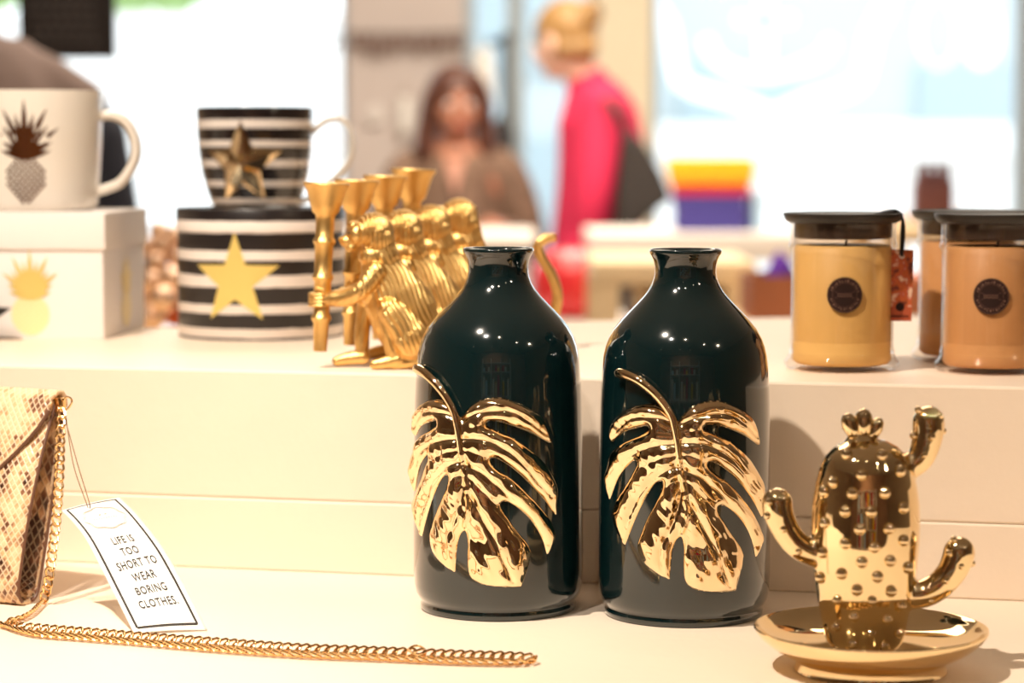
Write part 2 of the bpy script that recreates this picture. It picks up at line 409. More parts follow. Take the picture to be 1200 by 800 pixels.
cr = lambda x, y: cyl(700 + x / 2.667, 400 + y / 2.667)
LOBES = [  # each run is smooth; runs meet at sharp tips
 [(252, 258), (262, 240), (290, 212), (330, 194), (380, 188), (430, 203), (470, 224), (494, 248), (505, 285), (510, 322)],
 [(510, 322), (470, 294), (420, 272), (370, 258), (340, 260), (336, 276), (360, 290), (400, 305), (440, 330), (480, 367), (508, 410), (521, 450), (522, 500), (519, 548)],
 [(519, 548), (490, 492), (450, 440), (410, 402), (370, 378), (348, 378), (350, 396), (370, 415), (410, 442), (450, 482), (490, 535), (513, 585), (515, 630), (500, 674)],
 [(500, 674), (488, 620), (465, 572), (430, 532), (398, 512), (378, 517), (380, 537), (396, 562), (422, 602), (450, 640), (461, 668)],
 [(461, 668), (455, 710), (436, 779)],
 [(436, 779), (400, 783), (340, 781), (300, 772), (276, 750), (270, 700), (272, 650), (263, 612), (246, 622), (232, 662), (224, 744)],
 [(224, 744), (190, 729), (150, 700), (128, 665), (123, 635), (135, 600), (152, 558), (180, 508), (202, 458), (198, 436), (172, 448), (140, 500), (112, 560), (82, 636)],
 [(82, 636), (60, 600), (45, 555), (53, 505), (80, 460), (108, 412), (122, 385), (114, 370), (92, 384), (60, 422), (33, 492)],
 [(33, 492), (25, 445), (27, 392), (42, 345), (80, 317), (130, 296), (158, 276), (150, 263), (110, 270), (70, 284), (38, 313)],
 [(38, 313), (36, 280), (50, 245), (85, 215), (130, 201), (170, 200), (205, 215), (228, 240), (252, 258)]]
MID = [(250, 250), (252, 330), (262, 410), (276, 490), (280, 540), (265, 596)]
VEINS = [[(250, 262), (330, 232), (420, 232), (500, 300)], [(254, 320), (330, 320), (420, 370), (505, 490)], [(262, 400), (330, 430), (420, 520), (495, 640)],
         [(276, 490), (320, 560), (370, 660), (410, 765)], [(265, 470), (240, 560), (200, 650), (205, 725)], [(256, 390), (190, 420), (120, 500), (80, 615)],
         [(252, 320), (170, 330), (90, 370), (40, 455)], [(250, 262), (190, 240), (110, 240), (50, 290)]]
def seg_dist(P, A, B):
    d = B - A; L = (d * d).sum(1) + 1e-12
    t = np.clip(((P[:, None, :] - A[None]) * d[None]).sum(2) / L[None], 0, 1)
    q = A[None] + t[..., None] * d[None]; dd = np.sqrt(((P[:, None, :] - q) ** 2).sum(2))
    i = dd.argmin(1); return dd[np.arange(len(P)), i], q[np.arange(len(P)), i], i
def leaf_mesh():
    out = []
    for run in LOBES: out += catmull(run, 4)[:-1]
    poly = np.array([cr(*p) for p in out]); A = poly; B = np.roll(poly, -1, 0)
    st = .00062
    x0, y0 = poly.min(0) - st; x1, y1 = poly.max(0) + st
    nx = int((x1 - x0) / st) + 2; ny = int((y1 - y0) / st) + 2
    gx, gy = np.meshgrid(x0 + st * np.arange(nx), y0 + st * np.arange(ny)); P = np.stack([gx.ravel(), gy.ravel()], 1)
    ins = np.zeros(len(P), bool)
    for a, b_ in zip(A, B):
        c = ((a[1] > P[:, 1]) != (b_[1] > P[:, 1]))
        xx = (b_[0] - a[0]) * (P[:, 1] - a[1]) / (b_[1] - a[1] + 1e-15) + a[0]
        ins ^= c & (P[:, 0] < xx)
    D, Q, _ = seg_dist(P, A, B)
    G = .0006                                   # the relief swells a little past its traced outline
    sd = np.where(ins, D, -D) + G; ins = sd > 0; near = np.abs(sd) < st * .72
    dirv = (P - Q) / (np.sqrt(((P - Q) ** 2).sum(1)) + 1e-9)[:, None]; dirv = np.where((sd < G)[:, None], dirv, -dirv); Q = Q + dirv * G; D = np.abs(sd)
    use = ins | near
    P2 = P.copy(); P2[near] = Q[near]; d = np.where(near, 0, D)
    mp = np.array([cr(*p) for p in catmull(MID, 6)]); dm, qm, im = seg_dist(P2, mp[:-1], mp[1:])
    vs_ = [np.array([cr(*p) for p in catmull(v, 6)]) for v in VEINS]
    dv = np.full(len(P2), 9.0)
    for v in vs_: dv = np.minimum(dv, seg_dist(P2, v[:-1], v[1:])[0])
    h = .0042 * (1 - np.exp(-d / .0030))
    edge = np.clip(d / .004, 0, 1)
    h -= edge * .0010 * np.exp(-(dv / .0016) ** 2)
    h += edge * .0009 * np.exp(-((dv - .0050) / .0040) ** 2)
    h -= edge * .0016 * np.exp(-(dm / .0045) ** 2); h += edge * .0026 * np.exp(-(dm / .0014) ** 2)
    rip = np.array([noise.noise(Vector((p[0] * 95, p[1] * 60, 3))) for p in P2]) * .0022 + np.array([noise.noise(Vector(((p[0] + .5 * p[1]) * 230, p[1] * 110, 9))) for p in P2]) * .0006
    h += edge * rip
    h = np.where(near, -.0006, h)
    idx = -np.ones(len(P2), int); k = 0; V = []
    f = []
    def vid(i):
        nonlocal k
        if idx[i] < 0:
            idx[i] = k; k += 1
            ph = P2[i, 0] / VR; r = VR + .0002 + h[i] + .0002
            V.append((r * math.sin(ph), -r * math.cos(ph), P2[i, 1]))
        return idx[i]
    U = use.reshape(ny, nx); In = (ins & ~near).reshape(ny, nx)
    for j in range(ny - 1):
        for i in range(nx - 1):
            q = [j * nx + i, j * nx + i + 1, (j + 1) * nx + i + 1, (j + 1) * nx + i]
            u = [use[a] for a in q]
            if all(u):
                cx = P2[q].mean(0)
                if any((ins[a] and not near[a]) for a in q) or sum(ins[a] for a in q) >= 2: f.append(tuple(vid(a) for a in q))
            elif sum(u) == 3 and any((ins[a] and not near[a]) for a in q if use[a]):
                f.append(tuple(vid(a) for a in q if use[a]))
    mb = MB(); mb.add(V, f); return mb.mesh('leaf_relief', M['leafgold'], True, 75)
LEAF = leaf_mesh()
def on_vase(px, h):
    s, z = cr(*px); ph = s / VR; r = VR + h; return (r * math.sin(ph), -r * math.cos(ph), z)
def make_vase():
    v = thing('leaf_vase', V2, 'dark teal ceramic bottle vase with gold leaf, right one beside the gold cactus dish', 'vase', 'teal bottle vases with gold leaves')
    MB().lathe(VPROF, 128, cap=False).build('vase_body', M['teal'], v, angle=60)
    l = bpy.data.objects.new('gold_leaf', LEAF); C.objects.link(l); l.parent = v
    st = smooth_path([on_vase(p, h) for p, h in (((60, 98), .0012), ((90, 104), .0022), ((135, 124), .0028), ((180, 160), .003), ((215, 202), .0034), ((236, 240), .0040), ((247, 290), .0044), ((256, 360), .0040))], 8)
    n = len(st); MB().tube(st, [.0040 - .0018 * (i / n) ** .7 if i > 3 else .0026 + .00035 * i for i in range(n)], 12, flat=1).build('leaf_stem', M['leafgold'], v)
    return v
vase2 = make_vase()
vase1 = copy_tree(vase2); vase1.location = V1; vase1.rotation_euler = (0, 0, R(-16.1))
vase1['label'] = 'dark teal ceramic bottle vase with gold leaf, left one in front of the gold monkeys'

# ------------------------------------------------------------------ gold cactus on ring dish
CD = on(1020, 785, ZL)
PXC = CD.y / F
cac = thing('cactus_ring_dish', CD, 'shiny gold ceramic cactus standing in a round gold trinket dish', 'trinket dish')
dish = [(0, .006), (.040, .006), (.0445, .0), (.0462, .0008), (.0450, .0055), (.0455, .0072), (.053, .0105), (.0610, .0152), (.0670, .0202), (.0700, .0242), (.0707, .0258), (.0702, .0268), (.0692, .0264), (.0670, .0238), (.0620, .0195), (.055, .0160), (.045, .0132), (.030, .0118), (0, .0112)]
MB().lathe(dish, 128, cap=False).build('dish', M['gold'], cac, angle=60)
def cl(px, py, dy=0):            # photo point on the cactus' plane, local
    p = at(px, py, CD.y + dy) - CD; return p
bx = 1014.5
zc = lambda y: cl(1014, y).z
prof = [(.0, zc(757)), (.0205, zc(757)), (.0232, zc(750)), (.0252, zc(735)), (.0272, zc(715)), (.0292, zc(695)), (.0312, zc(665)), (.0325, zc(635)), (.0327, zc(612)), (.0322, zc(590)), (.0305, zc(567)), (.0278, zc(547)), (.0240, zc(533)), (.0190, zc(523)), (.0120, zc(516)), (.005, zc(513.5)), (0, zc(513))]
cb = MB(); cx = cl(bx, 600).x
cb.lathe(prof, 48, c=(cx, 0, 0), cap=False)
def arm(pts, rad): cb.limb([cl(*p) for p in pts], rad, 20)
arm([(1040, 552, 0), (1062, 548, 0), (1078, 537, 0), (1085, 520, 0), (1088, 503, 0), (1088, 494, 0)], [.008, .0080, .0082, .0090, .0098, .0098])
arm([(968, 652, -.004), (948, 646, -.004), (930, 634, -.004), (918, 615, -.004), (912, 600, -.004), (911, 589, -.004)], [.0085, .0082, .0082, .0086, .0093, .0094])
arm([(1058, 697, -.006), (1080, 696, -.006), (1100, 686, -.006), (1115, 670, -.006), (1122, 655, -.006), (1124, 647, -.006)], [.0088, .0086, .0086, .0090, .0096, .0097])
cb.limb([cl(1010, 526), cl(1010, 514)], [.0115, .0075])
body = remeshed(cb, 'cactus_body', M['gold'], .0010, 10, cac)
bump_me = MB().ell((0, 0, 0), .0036, nu=20, nv=14).mesh('bump', M['gold'])
def add_bump(p, s=1.0, me=bump_me, name='bump'):
    o = bpy.data.objects.new(name, me); C.objects.link(o); o.parent = cac; o.location = p; o.scale = (s, s, s); return o
BP = [(324, 221), (290, 172), (251, 247), (298, 271), (385, 269), (439, 312), (228, 276), (278, 321), (347, 319), (228, 360), (316, 367), (396, 366), (279, 409), (355, 416), (439, 402), (224, 443), (322, 458), (400, 455), (270, 494), (365, 498),
      (221, 516), (310, 536), (404, 540), (454, 480), (261, 570), (351, 565), (437, 586), (304, 613), (396, 621), (261, 647), (350, 658), (432, 664), (302, 690), (390, 697), (383, 172), (432, 215), (236, 200)]
def prof_r(z):
    for (r0, z0), (r1, z1) in zip(prof[1:], prof[2:]):
        if z0 <= z <= z1: return r0 + (r1 - r0) * (z - z0) / (z1 - z0 + 1e-9)
    return .02
for x, y in BP:
    q = cl(870 + x / 2.352, 460 + y / 2.352, -.02); r = prof_r(q.z); dx = q.x - cx
    if abs(dx) < r * .98:
        yy = -math.sqrt(r * r - dx * dx)
        add_bump((cx + dx, yy, q.z), 1.0 if y < 560 else .85)
        if y % 2 == 0: add_bump((cx - dx, -yy, q.z), .95)
for (x, y, dy) in [(1076, 480, -.006), (1101, 487, -.005), (1092, 512, -.009), (1070, 510, -.004), (1083, 533, -.007), (1105, 505, .0), (901, 588, -.011), (917, 577, -.008), (918, 620, -.012), (899, 604, -.010), (936, 646, -.011),
                   (1112, 648, -.013), (1133, 641, -.010), (1126, 663, -.014), (1108, 680, -.014), (1139, 660, -.006), (1090, 703, -.012), (1118, 632, -.011)]:
    add_bump(cl(x, y, dy), .62)
for k, (dx, dz, a, sc) in enumerate([(-.0068, .0005, 28, 1.0), (.0008, .0015, 0, 1.1), (.0078, .0003, -30, .85), (-.003, .0012, 12, .8), (.004, .0012, -14, .8)]):
    pb = MB().tube([(0, 0, 0), (math.sin(R(a)) * -.002, 0, .004), (math.sin(R(a)) * -.006, 0, .008), (math.sin(R(a)) * -.0088, 0, .0118), (math.sin(R(a)) * -.0098, 0, .0138), (math.sin(R(a)) * -.0099, 0, .0145)], [.002, .0036, .0044, .0037, .0022, .0003], 16)
    o = pb.build('petal', M['gold'], cac); q = cl(1010, 519); o.location = (q.x + dx * .6, (-.0035 if k < 3 else .003), q.z + dz + .001); o.scale = (sc * 1.2, sc * 1.15, sc * 1.18)

# ------------------------------------------------------------------ candle jars
JSC = .985
JPROF_OUT = [(.0, .0), (.036, .0), (.0405, .0012), (.0428, .0038), (.0427, .0068), (.0405, .0095), (.0392, .0120), (.0396, .0142), (.0386, .0165), (.0383, .020), (.0382, .055), (.0383, .088), (.0392, .0905), (.0405, .0925), (.0400, .0950), (.0392, .0970), (.0392, .108), (.0398, .1095), (.0390, .1100), (.0372, .1098), (.0368, .108), (.0368, .022)]
def make_jar(wax):
    j = thing('jar_candle', (0, 0, 0), 'x', 'candle')
    MB().lathe(JPROF_OUT[7:], 96, cap=False).build('glass_jar', M['thin_glass'], j, angle=60)
    MB().lathe([(0, 0), (.036, 0), (.0405, .0012), (.0428, .0038), (.0427, .0068), (.0405, .0095), (.0392, .0120), (.0386, .0135), (0, .0055)], 96, cap=False).build('jar_foot', M['thin_glass'], j, angle=60)
    MB().lathe([(0, .0048), (.034, .0048), (.0368, .0075), (.0364, .014), (.0366, .02), (.0366, .0915), (.0345, .0935), (.0, .0930)], 96, cap=False).build('wax', wax, j, angle=60)
    MB().tube([(.002, 0, .0925), (.0028, 0, .097)], .0008, 8).build('wick', M['cord'], j)
    MB().lathe([(0, .0985), (.0350, .0985), (.0364, .0995), (.0364, .1102), (0, .1102)], 96, cap=False).build('lid_plug', M['seal'], j, angle=60)
    MB().lathe([(0, .1103), (.0405, .1103), (.0425, .1115), (.0438, .1140), (.0444, .1162), (.0442, .1172), (.0432, .1174), (.0426, .1168), (0, .1166)], 96, cap=False).build('lid', M['lid'], j, angle=50)
    # round printed label wrapped on the glass
    def wrap(px, pz, r=.0386): a = px / .0386; return (r * math.sin(a), -r * math.cos(a), .058 + pz)
    def disc(r0, r1, rr, seg=(0, 64), n=64):
        mb = MB(); V = []; Fc = []
        for k in range(seg[0], seg[1] + 1):
            a = 2 * PI * k / n; V += [wrap(r0 * math.cos(a), r0 * math.sin(a), rr), wrap(r1 * math.cos(a), r1 * math.sin(a), rr)]
        for k in range(seg[1] - seg[0]): Fc.append((2 * k, 2 * k + 1, 2 * k + 3, 2 * k + 2))
        return mb.add(V, Fc)
    d = MB()
    for q in range(6): d.add(*(lambda m_: (m_.v, m_.f))(disc(.0132 * q / 6, .0132 * (q + 1) / 6, .0386)))
    lb = d.build('label_disc', M['label'], j)
    pr = disc(.0124, .0127, .0388); pr.add(*(lambda m_: (m_.v, m_.f))(disc(.0088, .0090, .0388)))
    for k in range(30):
        if k in (0, 14, 15, 29): continue
        m_ = disc(.0097, .0114 - .0004 * (k % 3), .0388, (k * 8 + 1, k * 8 + (4 if k % 2 else 6)), 240); pr.add(m_.v, m_.f)
    for a, b_ in ((-.0070, .0070),):
        for z in (-.0022, .0022): pr.add([wrap(a, z, .0388), wrap(b_, z, .0388), wrap(b_, z + .0003, .0388), wrap(a, z + .0003, .0388)], [(0, 1, 2, 3)])
    for k in range(4):
        x = -.0052 + .0027 * k
        for (a, c, e, g) in ((0, -.0013, .0004, .0013), (.0016, -.0013, .0020, .0013), (.0004, .0009, .0016, .0013), (.0004, -.0013, .0016, -.0009)):
            pr.add([wrap(x + a, c, .0388), wrap(x + e, c, .0388), wrap(x + e, g, .0388), wrap(x + a, g, .0388)], [(0, 1, 2, 3)])
    pr.build('label_print', M['label_print'], lb, fix=False)
    return j
J1 = on(986, 432.5, ZU)
j1 = make_jar(M['yellow_wax']); j1.location = J1; j1['label'] = 'yellow candle in a glass jar with dark lid and red hang tag'; j1['group'] = 'scented jar candles'
JS = {}
J2 = on(1163, 435, ZU)
j2 = make_jar(M['orange_wax']); j2.location = J2; j2['label'] = 'orange brown candle in a glass jar at the right edge, front one'; j2['group'] = 'scented jar candles'
j3 = make_jar(M['orange_wax']); j3.location = (J2.x - .001, J2.y + .098, ZU); j3['label'] = 'jar candle hidden behind the orange brown candle, only its left edge showing'; j3['group'] = 'scented jar candles'
j1.rotation_euler = (0, 0, R(-5)); j2.rotation_euler = (0, 0, R(-14))
# hang tag on the yellow candle
ht = thing('hang_tag', (J1.x + .043, J1.y - .012, ZU + .0365), 'red and white printed card tag hanging on black cord beside the yellow candle', 'tag')
def lt(px, py): return at(px, py, J1.y - .012) - ht.location
q = [lt(1043, 292), lt(1071, 293), lt(1068, 376), lt(1040, 376)]
def tagpt(u, v, off=0): return q[0] * (1 - u) * (1 - v) + q[1] * u * (1 - v) + q[2] * u * v + q[3] * (1 - u) * v + Vector((0, off, 0))
def tagquad(u0, v0, u1, v1, off): return [tagpt(u0, v0, off), tagpt(u1, v0, off), tagpt(u1, v1, off), tagpt(u0, v1, off)]
cd_ = MB().add(tagquad(0, 0, 1, 1, 0) + tagquad(0, 0, 1, 1, .0008), [(0, 1, 2, 3), (7, 6, 5, 4), (0, 4, 5, 1), (1, 5, 6, 2), (2, 6, 7, 3), (3, 7, 4, 0)])
def photo_card():
    m = mat('printed_flower_card', (.5, .1, .05), .45); t = m.node_tree; b = t.nodes['Principled BSDF']
    tc = node(t, 'ShaderNodeTexCoord'); n = node(t, 'ShaderNodeTexVoronoi'); n.inputs['Scale'].default_value = 90; t.links.new(tc.outputs['Object'], n.inputs['Vector'])
    n2 = node(t, 'ShaderNodeTexNoise'); n2.inputs['Scale'].default_value = 110; t.links.new(tc.outputs['Object'], n2.inputs['Vector'])
    r = node(t, 'ShaderNodeValToRGB'); t.links.new(n2.outputs['Fac'], r.inputs[0]); el = r.color_ramp.elements
    el[0].position = .38; el[0].color = (.16, .03, .02, 1); el[1].position = .62; el[1].color = (.75, .50, .36, 1); e = el.new(.48); e.color = (.55, .12, .03, 1); e = el.new(.55); e.color = (.45, .08, .04, 1)
    t.links.new(r.outputs[0], b.inputs['Base Color']); return m
card = cd_.build('card', photo_card(), ht, False)
MB().add(tagquad(0, .80, 1, 1, -.0003), [(0, 1, 2, 3)]).build('red_band', M['redcard'], card, False, fix=False)
pm = MB()
for k in range(20):
    pass
c0 = tagpt(.5, .80, -.0006); pm.add([c0] + [c0 + Vector((.0032 * math.cos(2 * PI * k / 24), 0, .0032 * math.sin(2 * PI * k / 24))) for k in range(24)], [(0, k + 1, (k + 1) % 24 + 1) for k in range(24)])
for k in range(7): pm.add(tagquad(.12 + .11 * k, .92, .20 + .11 * k, .945, -.0006), [(0, 1, 2, 3)])
pm.build('emblem', M['label'], card, False, fix=False)
c0 = tagpt(.5, .09, -.0006)
eb = MB(); eb.add([c0 + Vector((rr * math.cos(2 * PI * k / 20), 0, rr * math.sin(2 * PI * k / 20))) for rr in (.0009, .0019) for k in range(20)], [(k, (k + 1) % 20, 20 + (k + 1) % 20, 20 + k) for k in range(20)])
eb.build('eyelet', M['white_card'], card, False, fix=False)
hole = c0
cp = [lt(1020, 252) + Vector((0, -.022, 0)), lt(1036, 249) + Vector((0, -.014, 0)), lt(1050, 249), lt(1058, 258), lt(1059, 275), hole + Vector((0, -.001, 0))]
MB().tube(smooth_path(cp, 8), .0013, 8).build('cord', M['cord'], ht)
cp = [lt(1018, 252) + Vector((0, -.018, 0)), lt(1036, 249) + Vector((0, -.010, .001)), lt(1050, 247), lt(1057, 254), lt(1056.5, 275), hole + Vector((-.0006, .0, .001))]
MB().tube(smooth_path(cp, 8), .0011, 8).build('cord', M['cord'], ht)

# ------------------------------------------------------------------ prints on mugs and boxes
def pineapple(wrap, W, H, mleaf, mbody, parent, solid=False):
    """wrap(x, z, off) -> point; crown of pointed leaves and diamond scales"""
    cr_ = MB(); zb = H * .47
    L = []
    for k in range(-5, 6):
        a = k * 13; ln = H * (.57 - .014 * abs(k) ** 1.5) * (1 if k % 2 == 0 else .78)
        L.append((a, ln, 0))
    for k in range(-4, 5): L.append((k * 19, H * (.32 - .010 * abs(k)), -.02 * H))
    for i, (a, ln, dz) in enumerate(L):
        s, c = math.sin(R(a)), math.cos(R(a)); w = W * .068
        P = []
        for u, ww in ((0, .8), (.35, 1), (.7, .6), (1, .0)):
            cx_, cz_ = s * ln * u * .95, zb + dz + c * ln * u * (1 + .12 * (1 - u))
            P.append((cx_ - c * w * ww, cz_ + s * w * ww, cx_ + c * w * ww, cz_ - s * w * ww))
        V = []; 
        for p in P: V += [wrap(p[0], p[1], .0004 + .00002 * i), wrap(p[2], p[3], .0004 + .00002 * i)]
        cr_.add(V, [(2 * j, 2 * j + 1, 2 * j + 3, 2 * j + 2) for j in range(3)])
    cr_.build('pineapple_crown', mleaf, parent, fix=False)
    bo = MB(); bz, bw = H * .245, W * .40; bh = H * .25
    if solid:
        for q in range(5):
            V = []; n = 40
            for k in range(n):
                a = 2 * PI * k / n
                for f_ in (q / 5, (q + 1) / 5): V.append(wrap(bw * f_ * math.cos(a), bz + bh * f_ * math.sin(a), .0003))
            bo.add(V, [(2 * k, 2 * k + 1, (2 * k + 3) % (2 * n), (2 * k + 2) % (2 * n)) for k in range(n)])
        bo.build('pineapple_fruit', mbody, parent, fix=False)
    dm = MB(); nx, nz = 6, 12
    for i in range(-nx, nx + 1):
        for j in range(-nz, nz + 1):
            x = (i + (.5 if j % 2 else 0)) * bw * .29; z = j * bh * .135
            if (x / bw) ** 2 + (z / bh) ** 2 > .93: continue
            sx, sz = (bw * .10, bh * .092) if not solid else (bw * .05, bh * .045)
            dm.add([wrap(x - sx, bz + z, .0005), wrap(x, bz + z - sz, .0005), wrap(x + sx, bz + z, .0005), wrap(x, bz + z + sz, .0005)], [(0, 1, 2, 3)])
    dm.build('pineapple_scales', mleaf if solid else mbody, parent, fix=False)

# white box with lid, and pineapple mug on it
BC = Vector((-.3537, 2.0902, ZU)); ang = math.atan2(.1625, .0108) - PI / 2
wb = thing('gift_box', BC, 'white lidded gift box with printed yellow pineapple, under the white pineapple mug', 'box', rz=ang)
BW, BD, BHh = .175, .163, .0860; LH = at(125, 249, 2.09).z - ZU
MB().box((-BW / 2, BD / 2, BHh / 2), (BW, BD, BHh), bev=.0008).build('box_body', M['white_card'], wb, angle=30)
MB().box((-BW / 2, BD / 2, (LH + .078) / 2), (BW + .005, BD + .005, LH - .078), bev=.0010).build('box_lid', M['white_card'], wb, angle=30)
f1 = bpy.data.objects.new('front_print', None)
xw = (at(34, 340, 2.09) - BC).x
pineapple(lambda x, z, o: (xw + x, -.0002 - o, .004 + z), .042, .072, M['goldprint'], M['palegoldprint'], wb, True)
pineapple(lambda x, z, o: (.0002 + o, .085 + x, .006 + z), .048, .066, M['goldprint'], M['palegoldprint'], wb, True)
MZ = ZU + LH
MC = on(44, 246, MZ + .0002)
mg = thing('pineapple_mug', MC, 'white ceramic mug with a dark copper pineapple, standing on the white box', 'mug')
mr = lambda px, y=MC.y: px * y / F
MH = at(44, 107, MC.y).z - MZ
P = [(0, .003), (.046, .003), (.0475, 0), (.050, .001), (.0535, .006), (.0552, .02), (.0580, .06), (.0595, MH - .002), (.0590, MH), (.0575, MH), (.0562, MH - .003), (.055, .06), (.052, .02), (.047, .008), (0, .006)]
MB().lathe(P, 96, cap=False).build('mug_body', M['white_ceramic'], mg, angle=50)
lm = lambda px, py: at(px, py, MC.y) - MC
hp = smooth_path([lm(113, 137), lm(130, 135), lm(148, 143), lm(159, 165), lm(158, 188), lm(143, 212), (lm(125, 221)), lm(110, 225)], 7)
MB().tube(hp, .0046, 16, flat=1.5).build('handle', M['white_ceramic'], mg)
pr0 = lambda z: .0552 + (z - .02) * (.0595 - .0552) / (MH - .02)
def mugwrap(x, z, o):
    zz = .0080 + z; r = pr0(zz) + o + .0003
    a = x / .057 + math.asin(-14 / 79.) - math.atan2(MC.x, MC.y)
    return (r * math.sin(a), -r * math.cos(a), zz)
pineapple(mugwrap, .046, .087, M['copperprint'], M['copperprint'], mg)

# black and white striped round box
SB = on(307, 392, ZU); SBR = .0738
SH = at(307, 243, SB.y).z - ZU
zz = lambda y: (394 - y) / (394 - 246.) * SH
M['boxstripe'] = stripes('brushed_stripes', [.0018, zz(381), zz(364), zz(354), zz(334), zz(320.5), zz(304), zz(293), zz(273), zz(260), SH * 1.3], .0010)
sb = thing('striped_box', SB, 'round black and white striped box with a flat gold star, under the striped mug', 'box')
MB().lathe([(0, 0), (SBR - .001, 0), (SBR, .001), (SBR, SH - .019)], 96, cap=False).build('box_body', M['boxstripe'], sb, angle=50)
MB().lathe([(SBR - .002, SH - .019), (SBR + .0008, SH - .019), (SBR + .0010, SH - .001), (SBR + .0004, SH), (SBR - .001, SH - .0002), (SBR - .0015, SH - .0014), (0, SH - .0014)], 96, cap=False).build('box_lid', M['boxstripe'], sb, angle=50)
M['rim_shine'] = mat('lid_edge', (.5, .38, .3), .3, .6)
def star_pts(R0, r0, rot=90, asp=1.0):
    return [((R0 if k % 2 == 0 else r0) * math.cos(R(rot + 36 * k)) * asp, (R0 if k % 2 == 0 else r0) * math.sin(R(rot + 36 * k))) for k in range(10)]
def star_mesh(wrap, R0, r0, peak, n=10, asp=1.0):
    pts = star_pts(R0, r0, asp=asp); mb = MB(); V = []; Fc = []
    for k in range(10):
        a = Vector(pts[k]); b_ = Vector(pts[(k + 1) % 10]); base = len(V)
        idx = {}
        for i in range(n + 1):
            for j in range(n + 1 - i):
                u, v = i / n, j / n; p = a * u + b_ * v
                ridge = (1 - (u + v)) ; hgt = peak(u, v, k)
                idx[i, j] = len(V); V.append(wrap(p.x, p.y, hgt))
        for i in range(n):
            for j in range(n - i):
                Fc.append((idx[i, j], idx[i + 1, j], idx[i, j + 1]))
                if i + j < n - 1: Fc.append((idx[i + 1, j], idx[i + 1, j + 1], idx[i, j + 1]))
    return mb.add(V, Fc)
def facing(P_): return math.atan2(-P_.x, P_.y)      # angle on a cylinder that looks at the camera
a0 = facing(SB) + math.asin(max(-1, min(1, (277 - 307) / 98.)))
st_z = at(277, 327, SB.y - .07).z - ZU
star_mesh(lambda x, z, o: ((SBR + .0006 + o) * math.sin(a0 + x / SBR), -(SBR + .0006 + o) * math.cos(a0 + x / SBR), st_z + z - .001), .0415, .0165, lambda u, v, k: 0, 8, .98).build('gold_star', M['goldprint'], sb, False, fix=False)

# striped mug
SMZ = ZU + SH - .0013
SM = on(300, 241, SMZ)
smh = at(300, 126, SM.y).z - SMZ; z2 = lambda y: (241 - y) / (241 - 126.) * smh
M['mugstripe'] = stripes('glazed_stripes', [z2(237.5), z2(232), z2(218.5), z2(211), z2(195.5), z2(187), z2(172.5), z2(164.5), z2(150.5), z2(141), smh * 1.3], .0006, rough=.15, coat=.8)
sm = thing('striped_mug', SM, 'black and white striped mug with raised gold star, standing on the striped box', 'mug')
k_ = SM.y / F
P = [(0, .002), (47 * k_, .002), (49 * k_, 0), (51 * k_, .0015), (53.5 * k_, z2(232)), (58 * k_, z2(218)), (62.5 * k_, z2(200)), (65.5 * k_, z2(180)), (67.5 * k_, z2(155)), (68.2 * k_, smh - .001), (67.6 * k_, smh), (66 * k_, smh), (65 * k_, smh - .002), (64 * k_, z2(160)), (60 * k_, z2(205)), (50 * k_, .008), (0, .006)]
MB().lathe(P, 96, cap=False).build('mug_body', M['mugstripe'], sm, angle=50)
ls = lambda px, py: at(px, py, SM.y) - SM
MB().tube(smooth_path([ls(365, 156), ls(372, 149), ls(384, 141), ls(398, 140), ls(409, 150), ls(413, 167), ls(409, 188), ls(397, 204), ls(382, 217), ls(366, 230), ls(350, 238)], 7), .0030, 14, flat=1.9).build('handle', M['white_ceramic'], sm)
def mug_r(z):
    pp = P[3:10]
    for (r0, z0), (r1, z1) in zip(pp, pp[1:]):
        if z <= z1: return r0 + (r1 - r0) * max(0, z - z0) / (z1 - z0)
    return pp[-1][0]
a1 = facing(SM) + math.asin((283 - 300) / 68.); zs = z2(192)
def pk(u, v, k):
    e = u + v; tip = abs(u - v)
    return .0004 + .0062 * (1 - e) ** .8
star_mesh(lambda x, z, o: ((mug_r(zs + z) + o) * math.sin(a1 + x / .052), -(mug_r(zs + z) + o) * math.cos(a1 + x / .052), zs + z), .0400, .0185, pk, 10, .98).build('gold_star', M['leafgold'], sm, True, 25, fix=False)
# black star ornament, mostly beyond the left edge
so = thing('star_ornament', on(-40, 400, ZU), 'black star ornament at the left edge in front of the white box, one tip showing', 'ornament')
lo = lambda px, py: at(px, py, so.location.y) - so.location
tp = [(-40, 295), (-28, 357), (13, 361), (-16, 382), (-8, 404), (-40, 388), (-72, 404), (-64, 382), (-93, 361), (-52, 357)]
MB().add([lo(x, y) + Vector((0, d, .0008 if y > 400 else 0)) for d in (-.004, .004) for x, y in tp], [tuple(range(9, -1, -1)), tuple(range(10, 20))] + [(i, (i + 1) % 10, 10 + (i + 1) % 10, 10 + i) for i in range(10)]).build('star', M['blackcard'], so, False)
MB().box((0, 0, .001), (.05, .03, .002)).build('foot', M['blackcard'], so, False)

